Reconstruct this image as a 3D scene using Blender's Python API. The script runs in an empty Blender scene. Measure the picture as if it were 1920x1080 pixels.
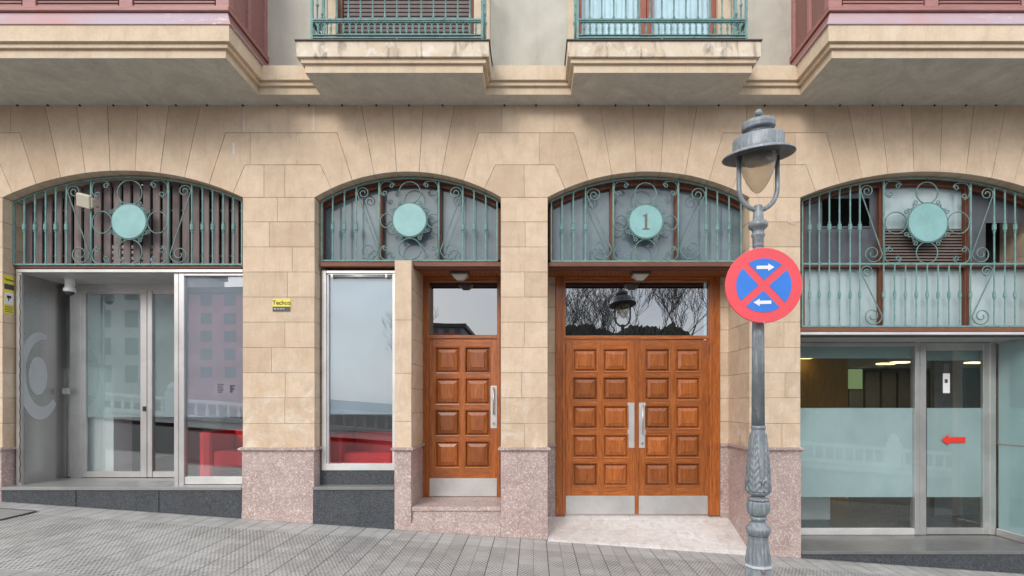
import bpy, math, random
from math import sin, cos, tan, pi, radians as R
from mathutils import Vector, Matrix
random.seed(7)
scn = bpy.context.scene
COL = scn.collection
# ---------------------------------------------------------------- camera
D, F, CZ = 6.5, 942.0, 1.75          # metres to the facade, focal length in photo pixels, eye height
VX, VY = 1000.0, 755.0               # where the optical axis meets the photo
cam = bpy.data.cameras.new('camera'); cam_o = bpy.data.objects.new('camera', cam); COL.objects.link(cam_o)
cam.sensor_width = 36; cam.lens = F/1920*36
cam.shift_x = (960-VX)/1920; cam.shift_y = (VY-540)/1920
cam.clip_start = .05; cam.clip_end = 1500
cam_o.location = (0, -D, CZ); cam_o.rotation_euler = (pi/2, 0, 0)
scn.camera = cam_o
# ---------------------------------------------------------------- world, sun, exposure
SUN_EL, SUN_AZ = 32, 205             # azimuth clockwise from +Y: behind the camera, a little to the left
w = bpy.data.worlds.new('World'); scn.world = w; w.use_nodes = True
nt = w.node_tree; nt.nodes.clear()
out = nt.nodes.new('ShaderNodeOutputWorld'); bg = nt.nodes.new('ShaderNodeBackground')
sky = nt.nodes.new('ShaderNodeTexSky'); sky.sky_type = 'NISHITA'; sky.sun_disc = False
sky.sun_elevation = R(SUN_EL); sky.sun_rotation = R(SUN_AZ); sky.air_density = 1.0; sky.dust_density = 2.5
tc = nt.nodes.new('ShaderNodeTexCoord'); mp = nt.nodes.new('ShaderNodeMapping'); mp.inputs['Scale'].default_value = (1, 1, 2.6)
no = nt.nodes.new('ShaderNodeTexNoise'); no.inputs['Scale'].default_value = 3.0; no.inputs['Detail'].default_value = 6; no.inputs['Roughness'].default_value = .55
rp = nt.nodes.new('ShaderNodeValToRGB'); rp.color_ramp.elements[0].position = .25; rp.color_ramp.elements[1].position = .62
rp.color_ramp.elements[0].color = (.6, .55, .55, 1); rp.color_ramp.elements[1].color = (.95, .95, .95, 1)
cr = nt.nodes.new('ShaderNodeValToRGB'); cr.color_ramp.elements[0].position = .3; cr.color_ramp.elements[1].position = .7
cr.color_ramp.elements[0].color = (.55, .60, .68, 1); cr.color_ramp.elements[1].color = (.98, .98, 1.0, 1)
ml = nt.nodes.new('ShaderNodeMixRGB'); ml.blend_type = 'MULTIPLY'; ml.inputs[0].default_value = 1; ml.inputs[2].default_value = (9.5, 9.5, 9.5, 1)
mx = nt.nodes.new('ShaderNodeMixRGB')
L = nt.links.new
L(tc.outputs['Generated'], mp.inputs[0]); L(mp.outputs[0], no.inputs['Vector']); L(no.outputs['Fac'], rp.inputs[0]); L(no.outputs['Fac'], cr.inputs[0])
L(cr.outputs[0], ml.inputs[1]); L(rp.outputs[0], mx.inputs[0]); L(sky.outputs[0], mx.inputs[1]); L(ml.outputs[0], mx.inputs[2])
L(mx.outputs[0], bg.inputs[0]); L(bg.outputs[0], out.inputs[0]); bg.inputs[1].default_value = .15
sl = bpy.data.lights.new('sun', 'SUN'); sl.energy = 1.2; sl.angle = R(22); sl.color = (1, .96, .9)
so = bpy.data.objects.new('sun', sl); COL.objects.link(so)
sd = Vector((sin(R(SUN_AZ))*cos(R(SUN_EL)), cos(R(SUN_AZ))*cos(R(SUN_EL)), sin(R(SUN_EL))))
so.rotation_euler = sd.to_track_quat('Z', 'Y').to_euler(); so.location = (0, -8, 12)
scn.view_settings.view_transform = 'Standard'; scn.view_settings.look = 'None'; scn.view_settings.gamma = 1
scn.view_settings.exposure = 0.52

# ---------------------------------------------------------------- measuring
def P(px, py, d=0.0):
    k = (D+d)/F
    return ((px-VX)*k, d, CZ+(VY-py)*k)
def PX(px, d=0.0): return (px-VX)*(D+d)/F
def PZ(py, d=0.0): return CZ+(VY-py)*(D+d)/F
def gz(x, y): return -.0708*x + .015*min(0, y)

# ---------------------------------------------------------------- mesh builder
class MB:
    def __init__(s): s.v = []; s.f = []; s.m = []; s.s = []
    def face(s, pts, m=0, sm=False):
        n = len(s.v); s.v += [tuple(p) for p in pts]; s.f.append(tuple(range(n, n+len(pts)))); s.m.append(m); s.s.append(sm)
    def box(s, x0, x1, y0, y1, z0, z1, m=0, mats=None):
        n = len(s.v)
        s.v += [(x, y, z) for z in (z0, z1) for y in (y0, y1) for x in (x0, x1)]
        for i, q in enumerate(((0, 2, 3, 1), (4, 5, 7, 6), (0, 1, 5, 4), (2, 6, 7, 3), (0, 4, 6, 2), (1, 3, 7, 5))):
            s.f.append(tuple(n+k for k in q)); s.m.append(mats[i] if mats else m); s.s.append(False)
        return s
    def bbox(s, x0, x1, y0, y1, z0, z1, b=.004, m=0):       # bevelled box
        n = len(s.v)
        xs = (x0, x1); ys = (y0, y1); zs = (z0, z1); idx = {}
        for i in (0, 1):
            for j in (0, 1):
                for k in (0, 1):
                    sx, sy, sz = (1-2*i)*b, (1-2*j)*b, (1-2*k)*b
                    for a, p in enumerate(((xs[i], ys[j]+sy, zs[k]+sz), (xs[i]+sx, ys[j], zs[k]+sz), (xs[i]+sx, ys[j]+sy, zs[k]))):
                        idx[i, j, k, a] = len(s.v); s.v.append(p)
        def q(l): s.f.append(tuple(l)); s.m.append(m); s.s.append(False)
        for i in (0, 1):
            l = [idx[i, 0, 0, 0], idx[i, 0, 1, 0], idx[i, 1, 1, 0], idx[i, 1, 0, 0]]; q(l if i == 0 else l[::-1])
            l = [idx[0, i, 0, 1], idx[1, i, 0, 1], idx[1, i, 1, 1], idx[0, i, 1, 1]]; q(l if i == 0 else l[::-1])
            l = [idx[0, 0, i, 2], idx[0, 1, i, 2], idx[1, 1, i, 2], idx[1, 0, i, 2]]; q(l if i == 0 else l[::-1])
            for j in (0, 1):
                q([idx[i, j, 0, 0], idx[i, j, 0, 1], idx[i, j, 1, 1], idx[i, j, 1, 0]])
                q([idx[i, 0, j, 0], idx[i, 0, j, 2], idx[i, 1, j, 2], idx[i, 1, j, 0]])
                q([idx[0, i, j, 1], idx[0, i, j, 2], idx[1, i, j, 2], idx[1, i, j, 1]])
                for k in (0, 1): q([idx[i, j, k, 0], idx[i, j, k, 1], idx[i, j, k, 2]])
        return s
    def pbox(s, a, b, c, d, d0, d1, m=0, bev=0):             # px range at depth d0, reaching back to d1
        x0, x1, z0, z1 = PX(a, d0), PX(b, d0), PZ(d, d0), PZ(c, d0)
        return s.bbox(x0, x1, d0, d1, z0, z1, bev, m) if bev else s.box(x0, x1, d0, d1, z0, z1, m)
    def tube(s, pts, r, seg=6, m=0, closed=False, ry=None):
        pts = [Vector(p) for p in pts]; n0 = len(s.v); N = len(pts)
        up = Vector((0, 1, 0.013)).normalized()
        for i, p in enumerate(pts):
            a = pts[(i-1) % N] if (closed or i > 0) else p; b = pts[(i+1) % N] if (closed or i < N-1) else p
            t = (b-a); t = t.normalized() if t.length > 1e-9 else Vector((0, 0, 1))
            u = up if abs(t.dot(up)) < .95 else Vector((1, 0, 0))
            e1 = t.cross(u).normalized(); e2 = e1.cross(t).normalized()
            rr = r[i] if isinstance(r, (list, tuple)) else r
            for k in range(seg):
                an = 2*pi*k/seg + pi/seg
                s.v.append(tuple(p + e1*(cos(an)*rr) + e2*(sin(an)*(rr if ry is None else ry))))
        for i in range(N if closed else N-1):
            j = (i+1) % N
            for k in range(seg):
                k2 = (k+1) % seg
                s.f.append((n0+i*seg+k, n0+j*seg+k, n0+j*seg+k2, n0+i*seg+k2)); s.m.append(m); s.s.append(seg > 4)
        if not closed:
            s.f.append(tuple(n0+k for k in range(seg))); s.m.append(m); s.s.append(False)
            s.f.append(tuple(n0+(N-1)*seg+k for k in reversed(range(seg)))); s.m.append(m); s.s.append(False)
        return s
    def lathe(s, cx, cy, prof, seg=24, m=0, fn=None, sm=True):   # prof: (z, r)
        n0 = len(s.v)
        for z, r in prof:
            for k in range(seg):
                a = 2*pi*k/seg; rr = r*(fn(a, z) if fn else 1)
                s.v.append((cx+rr*cos(a), cy+rr*sin(a), z))
        for i in range(len(prof)-1):
            for k in range(seg):
                k2 = (k+1) % seg
                s.f.append((n0+i*seg+k, n0+i*seg+k2, n0+(i+1)*seg+k2, n0+(i+1)*seg+k)); s.m.append(m); s.s.append(sm)
        for i in (0, len(prof)-1):
            if prof[i][1] > 1e-4:
                l = [n0+i*seg+k for k in range(seg)]
                s.f.append(tuple(l if i else l[::-1])); s.m.append(m); s.s.append(False)
        return s
    def disc(s, cx, cz, r, y0, y1, seg=48, m=0, bev=.0):         # disc facing -Y, front at y0
        rings = [(y1, r), (y0+bev, r), (y0, r-bev)] if bev else [(y1, r), (y0, r)]
        n0 = len(s.v)
        for y, rr in rings:
            for k in range(seg): s.v.append((cx+rr*cos(2*pi*k/seg), y, cz+rr*sin(2*pi*k/seg)))
        for i in range(len(rings)-1):
            for k in range(seg):
                k2 = (k+1) % seg
                s.f.append((n0+i*seg+k, n0+(i+1)*seg+k, n0+(i+1)*seg+k2, n0+i*seg+k2)); s.m.append(m); s.s.append(False)
        l = [n0+(len(rings)-1)*seg+k for k in range(seg)]; s.f.append(tuple(l)); s.m.append(m); s.s.append(False)
        s.f.append(tuple(n0+k for k in reversed(range(seg)))); s.m.append(m); s.s.append(False)
        return s
    def xf(s, M, start=0):
        for i in range(start, len(s.v)): s.v[i] = tuple(M @ Vector(s.v[i]))
        return s

def obj(name, mb, mats, parent=None, smooth=False):
    me = bpy.data.meshes.new(name); me.from_pydata(mb.v, [], mb.f)
    for m in (mats if isinstance(mats, (list, tuple)) else [mats]): me.materials.append(m)
    me.polygons.foreach_set('material_index', mb.m); me.polygons.foreach_set('use_smooth', mb.s)
    me.update()
    import bmesh
    bm = bmesh.new(); bm.from_mesh(me); bmesh.ops.recalc_face_normals(bm, faces=bm.faces); bm.to_mesh(me); bm.free()
    o = bpy.data.objects.new(name, me); COL.objects.link(o)
    if parent is not None:
        o.parent = parent
        p = parent; off = Vector((0, 0, 0))
        while p is not None: off += p.location; p = p.parent
        o.location = -off
    return o
def thing(name, label, cat, loc, group=None):
    o = bpy.data.objects.new(name, None); COL.objects.link(o); o.location = loc; o.empty_display_size = .2
    o['label'] = label; o['category'] = cat
    if group: o['group'] = group
    return o
def tag(o, label, cat, group=None):
    o['label'] = label; o['category'] = cat
    if group: o['group'] = group
    return o
def struct(name, mb, m): o = obj(name, mb, m); o['kind'] = 'structure'; return o

# ---------------------------------------------------------------- materials
class NB:
    def __init__(s, name):
        s.mat = bpy.data.materials.new(name); s.mat.use_nodes = True; s.t = s.mat.node_tree; s.t.nodes.clear()
        s.out = s.n('OutputMaterial'); s.tc = s.n('TexCoord'); s.co = s.tc.outputs['Object']
    def n(s, k, **kw):
        x = s.t.nodes.new('ShaderNode'+k)
        for a, b in kw.items(): setattr(x, a, b)
        return x
    def l(s, a, b): s.t.links.new(a, b)
    def put(s, sock, v):
        if isinstance(v, (int, float)): sock.default_value = v
        elif isinstance(v, tuple): sock.default_value = v if len(v) != 3 or sock.type == 'VECTOR' else (*v, 1)
        else: s.l(v, sock)
    def scale(s, v, co=None):
        m = s.n('Mapping'); s.l(co or s.co, m.inputs[0]); m.inputs['Scale'].default_value = v; return m.outputs[0]
    def noise(s, sc, det=4, rough=.6, dist=0, co=None):
        x = s.n('TexNoise'); s.l(co or s.co, x.inputs['Vector']); x.inputs['Scale'].default_value = sc
        x.inputs['Detail'].default_value = det; x.inputs['Roughness'].default_value = rough; x.inputs['Distortion'].default_value = dist
        return x.outputs['Fac']
    def vor(s, sc, feat='F1', co=None, out='Distance'):
        x = s.n('TexVoronoi'); x.feature = feat; s.l(co or s.co, x.inputs['Vector']); x.inputs['Scale'].default_value = sc; return x.outputs[out]
    def ramp(s, f, *st):
        x = s.n('ValToRGB'); e = x.color_ramp.elements
        while len(e) < len(st): e.new(.5)
        for q, (p, c) in zip(e, st):
            q.position = p; q.color = (*c, 1) if isinstance(c, tuple) else (c, c, c, 1)
        s.l(f, x.inputs[0]); return x.outputs[0]
    def mix(s, f, a, b, mode='MIX'):
        x = s.n('MixRGB', blend_type=mode); s.put(x.inputs[0], f); s.put(x.inputs[1], a); s.put(x.inputs[2], b); return x.outputs[0]
    def math(s, op, a, b=0.0, c=0.0):
        x = s.n('Math', operation=op); s.put(x.inputs[0], a); s.put(x.inputs[1], b); s.put(x.inputs[2], c); return x.outputs[0]
    def xyz(s, co=None):
        x = s.n('SeparateXYZ'); s.l(co or s.co, x.inputs[0]); return x.outputs
    def bump(s, h, st=.3, dist=.01):
        x = s.n('Bump'); x.inputs['Strength'].default_value = st; x.inputs['Distance'].default_value = dist; s.l(h, x.inputs['Height']); return x.outputs[0]
    def bsdf(s, col, rough=.6, metal=0.0, bump=None, coat=0, spec=.5):
        b = s.n('BsdfPrincipled'); s.put(b.inputs['Base Color'], col); s.put(b.inputs['Roughness'], rough); s.put(b.inputs['Metallic'], metal)
        b.inputs['Coat Weight'].default_value = coat; b.inputs['Specular IOR Level'].default_value = spec
        b.inputs['Coat Roughness'].default_value = .15
        if bump is not None: s.l(bump, b.inputs['Normal'])
        s.l(b.outputs[0], s.out.inputs[0]); return b
def basic(name, c, rough=.6, metal=0.0, var=.12, sc=6, bumpst=.1, fine=60, coat=0, spec=.5):
    s = NB(name)
    n1 = s.noise(sc, 5); d = tuple(x*(1-var) for x in c); u = tuple(min(1, x*(1+var)) for x in c)
    col = s.ramp(n1, (.3, d), (.7, u))
    f = s.noise(fine, 3)
    r = s.math('MULTIPLY_ADD', f, .2, rough-.1)
    s.bsdf(col, r, metal, s.bump(f, bumpst, .004), coat, spec); return s.mat

def m_stone(name, a, b, white, rim=0.0):
    s = NB(name)
    isl = s.n('NewGeometry').outputs['Random Per Island']
    big = s.noise(.9, 6, .62, .4); med = s.noise(5, 6, .65, .3); fine = s.noise(70, 4, .7)
    c = s.ramp(big, (.3, a), (.7, b))
    c = s.mix(.38, c, s.ramp(isl, (0, tuple(x*.84 for x in a)), (.45, tuple(x*1.0 for x in b)), (1, tuple(x*1.12 for x in b))))
    strk = s.noise(5, 6, .65, .8, s.scale((2.2, 2.2, .35)))
    c = s.mix(s.math('MULTIPLY', s.ramp(strk, (.50, 0.0), (.72, 1.0)), .26), c, tuple(x*.58 for x in a))
    c = s.mix(s.math('MULTIPLY', s.ramp(med, (.42, 0.0), (.68, 1.0)), .35), c, tuple(x*.72 for x in a))
    # pale mineral bloom, stronger on the lower piers
    z = s.xyz()[2]
    lo = s.math('ADD', s.ramp(s.math('MULTIPLY', z, .2), (.22, 1.0), (.5, .22)), 0)
    pw = s.math('MULTIPLY', s.ramp(s.noise(3.3, 8, .72, .7), (.5, 0.0), (.66, 1.0)), lo)
    c = s.mix(s.math('MULTIPLY', pw, .75), c, white)
    spk = s.ramp(s.noise(9, 7, .8, 1.5), (.63, 0.0), (.69, 1.0)); c = s.mix(s.math('MULTIPLY', spk, .5), c, white)
    c = s.mix(s.math('MULTIPLY', s.ramp(s.noise(2.1, 5, .6, 1.2), (.55, 0.0), (.75, 1.0)), s.math('MULTIPLY', lo, .55)), c, (.50, .30, .12))
    c = s.mix(.18, c, s.ramp(fine, (.3, 0.25), (.7, .9)), 'OVERLAY')
    if rim:
        k = s.math('MULTIPLY', s.ramp(s.noise(2.3, 5, .7), (.40, 1.0), (.62, .25)), rim)
        c = s.mix(k, s.mix(.35, c, white), (.10, .078, .055))
    s.bsdf(c, .86, 0, s.bump(s.mix(.5, fine, med), .25, .006), 0, .25); return s.mat
STONE = m_stone('sandstone', (.545, .408, .285), (.675, .525, .388), (.76, .68, .58))
RIM = m_stone('sandstone_joint', (.545, .408, .285), (.675, .525, .388), (.70, .62, .5), .62)
RIMV = m_stone('pale_sandstone_joint', (.545, .408, .285), (.675, .525, .388), (.70, .62, .5), .35)
CORN = m_stone('cornice_stone', (.58, .45, .32), (.68, .55, .41), (.75, .68, .57))

def m_marble(name, a, b, vein, sc=1.0, spec=.5, rough=.35):
    s = NB(name)
    n1 = s.noise(3.2*sc, 7, .68, 1.0); c = s.ramp(n1, (.32, a), (.66, b))
    c = s.mix(s.math('MULTIPLY', s.ramp(s.noise(1.5, 6, .7, 1.2), (.42, 0.0), (.62, 1.0)), .5), c, (.40, .33, .30))
    sp = s.vor(34*sc, 'DISTANCE_TO_EDGE', s.scale((1, 1, 1)))
    wob = s.noise(17*sc, 5, .7, 3.0)
    v = s.math('MULTIPLY', s.ramp(wob, (.51, 0.0), (.60, 1.0)), .85)
    c = s.mix(v, c, vein)
    v2 = s.ramp(s.noise(48*sc, 3, .6, 1.2), (.60, 0.0), (.68, 1.0))
    c = s.mix(s.math('MULTIPLY', v2, .6), c, tuple(x*.45 for x in a))
    s.bsdf(c, s.math('MULTIPLY_ADD', n1, .3, rough), 0, s.bump(wob, .12, .004), 0, spec); return s.mat
MARBLE = m_marble('pink_fossil_marble', (.30, .20, .18), (.47, .345, .315), (.68, .59, .55))
def m_granite():
    s = NB('dark_granite')
    c = s.ramp(s.vor(110, out='Color'), (.0, (.012, .014, .018)), (.55, (.042, .048, .056)), (1, (.16, .17, .18)))
    c = s.mix(.35, c, s.ramp(s.noise(3, 5), (.3, (.03, .034, .04)), (.7, (.07, .078, .088))))
    s.bsdf(c, s.math('MULTIPLY_ADD', s.noise(5, 4), .3, .22), 0, None, 0, .5); return s.mat
GRANITE = m_granite()
def m_render(name, a, b, sc=1.3, streak=True, bst=.5):
    s = NB(name)
    c = s.ramp(s.noise(sc, 7, .65, .6), (.3, a), (.7, b))
    st = s.noise(4, 5, .6, .5, s.scale((1.6, 1, .35)) if streak else None)
    c = s.mix(s.math('MULTIPLY', s.ramp(st, (.5, 0.0), (.75, 1.0)), .3), c, tuple(x*.7 for x in a))
    g = s.noise(150, 3, .8)
    c = s.mix(.35, c, s.ramp(g, (.3, .2), (.7, .85)), 'OVERLAY')
    s.bsdf(c, .93, 0, s.bump(s.mix(.6, g, st), bst, .006), 0, .2); return s.mat
RENDER = m_render('grey_render', (.43, .41, .35), (.57, .545, .475))
def m_soffit():
    s = NB('rough_soffit_render')
    n = s.noise(2.2, 8, .72, 1.5); c = s.ramp(n, (.3, (.47, .455, .40)), (.7, (.66, .64, .57)))
    w = s.noise(7, 8, .75, 2.0, s.scale((1, 2.2, 1)))
    c = s.mix(s.math('MULTIPLY', s.ramp(w, (.60, 0.0), (.72, 1.0)), .5), c, (.8, .78, .72))
    c = s.mix(s.math('MULTIPLY', s.ramp(s.noise(11, 7, .7, 1.5), (.5, 0.0), (.75, 1.0)), .4), c, (.32, .31, .27))
    s.bsdf(c, .95, 0, s.bump(s.mix(.5, n, w), .8, .02), 0, .15); return s.mat
SOFFIT = m_soffit()
WHITEM = m_stone('pale_mortar', (.58, .50, .42), (.70, .64, .56), (.8, .78, .74))
def m_stain_stone():
    s = NB('weathered_balcony_stone')
    c = s.ramp(s.noise(3, 6, .65, .6), (.3, (.60, .48, .35)), (.7, (.74, .66, .54)))
    st = s.noise(5, 6, .6, .6, s.scale((1.5, 1, .5)))
    c = s.mix(s.math('MULTIPLY', s.ramp(st, (.52, 0.0), (.66, 1.0)), .75), c, (.24, .20, .15))
    c = s.mix(s.math('MULTIPLY', s.ramp(s.noise(8, 5), (.58, 0.0), (.65, 1.0)), .5), c, (.8, .77, .7))
    s.bsdf(c, .9, 0, s.bump(st, .3, .01), 0, .2); return s.mat
BSTONE = m_stain_stone()
def m_verdigris(name, a, b, dark):
    s = NB(name)
    r = s.n('ObjectInfo').outputs['Random']
    c = s.ramp(s.noise(14, 6, .7), (.3, a), (.68, b))
    c = s.mix(s.math('MULTIPLY', s.ramp(s.noise(9, 6, .7, 1), (.55, 0.0), (.7, 1.0)), .55), c, dark)
    s.bsdf(c, .62, 0, s.bump(s.noise(60, 3), .25, .003), 0, .4); return s.mat
VERD = m_verdigris('verdigris_paint', (.105, .235, .22), (.215, .365, .345), (.04, .06, .055))
SCROLLM = m_verdigris('tarnished_scroll_iron', (.10, .185, .175), (.19, .29, .275), (.045, .06, .057))
DISCM = basic('turquoise_enamel', (.225, .435, .43), .45, 0, .12, 5, .05)
def m_wood(name, a, b, c3, sc=(14, 14, 1.2), rough=.36, coat=.5, horiz=False):
    s = NB(name)
    oi = s.n('ObjectInfo'); off = s.n('VectorMath', operation='ADD'); s.l(s.co, off.inputs[0])
    cb = s.n('CombineXYZ'); m = s.math('MULTIPLY', oi.outputs['Random'], 7.0); s.l(m, cb.inputs[0]); s.l(m, cb.inputs[2]); s.l(cb.outputs[0], off.inputs[1])
    v = s.scale((sc[2], sc[1], sc[0]) if horiz else sc, off.outputs[0])
    g = s.noise(1.6, 6, .62, 1.4, v); g2 = s.noise(7, 4, .6, .4, v)
    c = s.ramp(g, (.28, a), (.52, b), (.74, c3)); c = s.mix(.45, c, s.ramp(g2, (.3, a), (.7, c3)))
    hv = s.n('HueSaturation'); s.l(c, hv.inputs['Color']); s.l(s.math('MULTIPLY_ADD', oi.outputs['Random'], .5, .76), hv.inputs['Value'])
    s.bsdf(hv.outputs[0], s.math('MULTIPLY_ADD', g2, .2, rough-.1), 0, s.bump(g2, .12, .002), coat, .4); return s.mat
WOOD = m_wood('varnished_orange_wood', (.125, .026, .005), (.31, .078, .013), (.50, .165, .032))
WOODH = m_wood('varnished_orange_wood_rail', (.125, .026, .005), (.31, .078, .013), (.50, .165, .032), horiz=True)
BROWN = m_wood('old_reddish_frame_wood', (.085, .030, .016), (.15, .055, .032), (.21, .085, .05), rough=.6, coat=0)
BROWNH = m_wood('old_reddish_rail_wood', (.10, .036, .020), (.17, .065, .038), (.24, .10, .06), rough=.6, coat=0, horiz=True)
SLAT = m_wood('faded_brown_slat', (.135, .105, .10), (.185, .15, .143), (.24, .195, .19), rough=.8, coat=0)
CEILW = m_wood('ceiling_board_wood', (.20, .065, .022), (.30, .10, .035), (.40, .15, .055), rough=.5, coat=.1)
MAROON = m_wood('maroon_bay_paint', (.22, .095, .085), (.31, .14, .125), (.39, .20, .18), rough=.55, coat=.05, horiz=True)
def m_apron():
    s = NB('peeling_apron_paint')
    x = s.xyz()[0]
    c = s.mix(s.ramp(s.noise(.8, 4, .5, .4), (.4, 0.0), (.6, 1.0)), (.42, .33, .375), (.47, .25, .225))
    p = s.ramp(s.noise(5, 9, .8, 1.2, s.scale((1, 1, 3))), (.55, 0.0), (.60, 1.0))
    gate = s.ramp(s.noise(.55, 3, .5), (.48, .06), (.60, .9))
    c = s.mix(s.math('MULTIPLY', p, gate), c, (.72, .62, .56))
    s.bsdf(c, .5, 0, s.bump(p, .3, .004), 0, .4); return s.mat
APRON = m_apron()
def m_steel(name, c=.58, rough=.28, metal=.9, sc=(1, 1, 60)):
    s = NB(name)
    b = s.noise(6, 3, .6, 0, s.scale(sc)); n = s.noise(2.2, 5, .6, .5)
    col = s.ramp(n, (.3, (c*.82, c*.81, c*.79)), (.7, (c*1.08, c*1.07, c*1.05)))
    s.bsdf(col, s.math('MULTIPLY_ADD', b, .16, rough-.06), metal, s.bump(b, .04, .002)); return s.mat
STEEL = m_steel('brushed_steel', .62, .34, .75)
STEELW = basic('dull_steel_wall', (.50, .49, .475), .26, .8, .05, .5, 0, 300)
KICK = m_steel('kick_plate_steel', .66, .42, .7, (1, 1, 80))
def m_lamp():
    s = NB('weathered_grey_blue_paint')
    n = s.noise(9, 7, .7, .5); c = s.ramp(n, (.3, (.14, .165, .185)), (.7, (.27, .305, .325)))
    st = s.noise(10, 6, .7, .4, s.scale((5, 5, .5)))
    c = s.mix(s.math('MULTIPLY', s.ramp(st, (.52, 0.0), (.66, 1.0)), .5), c, (.50, .54, .56))
    c = s.mix(s.math('MULTIPLY', s.ramp(s.noise(22, 5, .7), (.6, 0.0), (.68, 1.0)), .5), c, (.10, .10, .11))
    g_ = s.n('NewGeometry'); c = s.mix(s.ramp(g_.outputs['Pointiness'], (.44, .65), (.50, 0.0)), c, (.05, .055, .06))  # shade painted into the crevices so the cast relief stands out
    s.bsdf(c, .48, .15, s.bump(n, .2, .004), .05, .5); return s.mat
LAMP = m_lamp()
def m_glass(name, tint=(.9, .95, .96), ior=1.9, rough=0.0):
    s = NB(name)
    t = s.n('BsdfTransparent'); t.inputs[0].default_value = (*tint, 1); g = s.n('BsdfGlossy'); g.inputs['Roughness'].default_value = rough
    g.inputs[0].default_value = (.95, .97, 1, 1)
    lw = s.n('LayerWeight'); lw.inputs[0].default_value = .5; r0 = ((ior-1)/(ior+1))**2
    fr = s.math('MULTIPLY_ADD', s.math('POWER', lw.outputs['Facing'], 5.0), 1-r0, r0)
    wv = s.bump(s.noise(1.4, 2, .4), .02, .02)
    s.l(wv, g.inputs['Normal'])
    m = s.n('MixShader'); s.l(fr, m.inputs[0]); s.l(t.outputs[0], m.inputs[1]); s.l(g.outputs[0], m.inputs[2]); s.l(m.outputs[0], s.out.inputs[0])
    return s.mat
GLASS = m_glass('shop_glass', (.90, .94, .94), 1.62)
DGLASS = m_glass('reflective_transom_glass', (.35, .4, .42), 3.0)
def m_frost(name, c, alpha, sc=1.2, var=.1):
    s = NB(name)
    n = s.noise(sc, 5, .6, .6)
    col = s.ramp(n, (.3, tuple(x*(1-var) for x in c)), (.7, tuple(min(1, x*(1+var)) for x in c)))
    b = s.bsdf(col, .5, 0, None, 0, .5)
    t = s.n('BsdfTransparent'); m = s.n('MixShader'); m.inputs[0].default_value = alpha
    tl = s.n('BsdfTranslucent'); s.l(col, tl.inputs[0]); m2 = s.n('MixShader'); m2.inputs[0].default_value = .35; s.l(b.outputs[0], m2.inputs[1]); s.l(tl.outputs[0], m2.inputs[2])
    s.l(t.outputs[0], m.inputs[1]); s.l(m2.outputs[0], m.inputs[2]); s.l(m.outputs[0], s.out.inputs[0]); return s.mat
FROST = m_frost('frosted_film', (.50, .62, .65), .62)
FROSTB = m_frost('blue_frosted_film', (.50, .60, .66), .9)
FROSTT = m_frost('teal_frosted_film', (.74, .84, .85), .84)
LGREY = m_frost('grey_logo_film', (.72, .75, .77), .85)
FANL = NB('pale_fanlight_glass'); FANL.bsdf(FANL.ramp(FANL.noise(1.6, 5, .6, .6), (.3, (.105, .15, .175)), (.7, (.185, .245, .265))), .09, 0, None, 0, .65); FANL = FANL.mat
FANB = NB('pale_blue_panel_glass'); FANB.bsdf(FANB.ramp(FANB.noise(1.1, 4, .6, .4), (.3, (.30, .40, .42)), (.7, (.44, .53, .54))), .12, 0, None, 0, .6); FANB = FANB.mat
FAND = basic('grey_painted_panel', (.075, .082, .095), .35, 0, .25, 3, .1)
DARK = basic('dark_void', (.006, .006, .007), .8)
BLACK = basic('black_rubber', (.02, .02, .022), .5)
LEAD = basic('dark_lead_cap', (.07, .06, .055), .6)
RED = basic('red_leather', (.80, .03, .035), .38, 0, .1, 3, .05, coat=.2)
YEL = basic('yellow_sticker', (.78, .66, .06), .4, 0, .05)
DKS = basic('charcoal_sticker', (.06, .06, .065), .4)
WHITE = basic('white_print', (.78, .78, .77), .5, 0, .04)
BEIGE = basic('beige_plastic', (.62, .57, .45), .5, 0, .06)
INTW = basic('interior_white_wall', (.60, .62, .60), .8, 0, .04, 2)
INTF = basic('interior_grey_floor', (.16, .165, .17), .25, 0, .1, 2)
INTC = basic('interior_ceiling', (.42, .42, .40), .8, 0, .04, 2)
ORANGEW = m_wood('honey_partition_wood', (.36, .17, .04), (.48, .25, .07), (.60, .34, .11), coat=.1)
SIGNR = basic('sign_red', (.80, .085, .105), .42, 0, .05, 4, .04)
SIGNB = basic('sign_blue', (.035, .20, .68), .42, 0, .08, 4, .04)
GALV = m_steel('galvanised_back', .4, .45, .8)
OPAL = basic('opal_glass', (.62, .60, .54), .25, 0, .08, 6, .02)
INKB = basic('brown_numeral', (.16, .12, .10), .6)
CURT = basic('pale_curtain', (.72, .84, .90), .8, 0, .08, 8)
def emis(name, c, st):
    s = NB(name); e = s.n('Emission'); e.inputs[0].default_value = (*c, 1); e.inputs[1].default_value = st; s.l(e.outputs[0], s.out.inputs[0]); return s.mat
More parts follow.
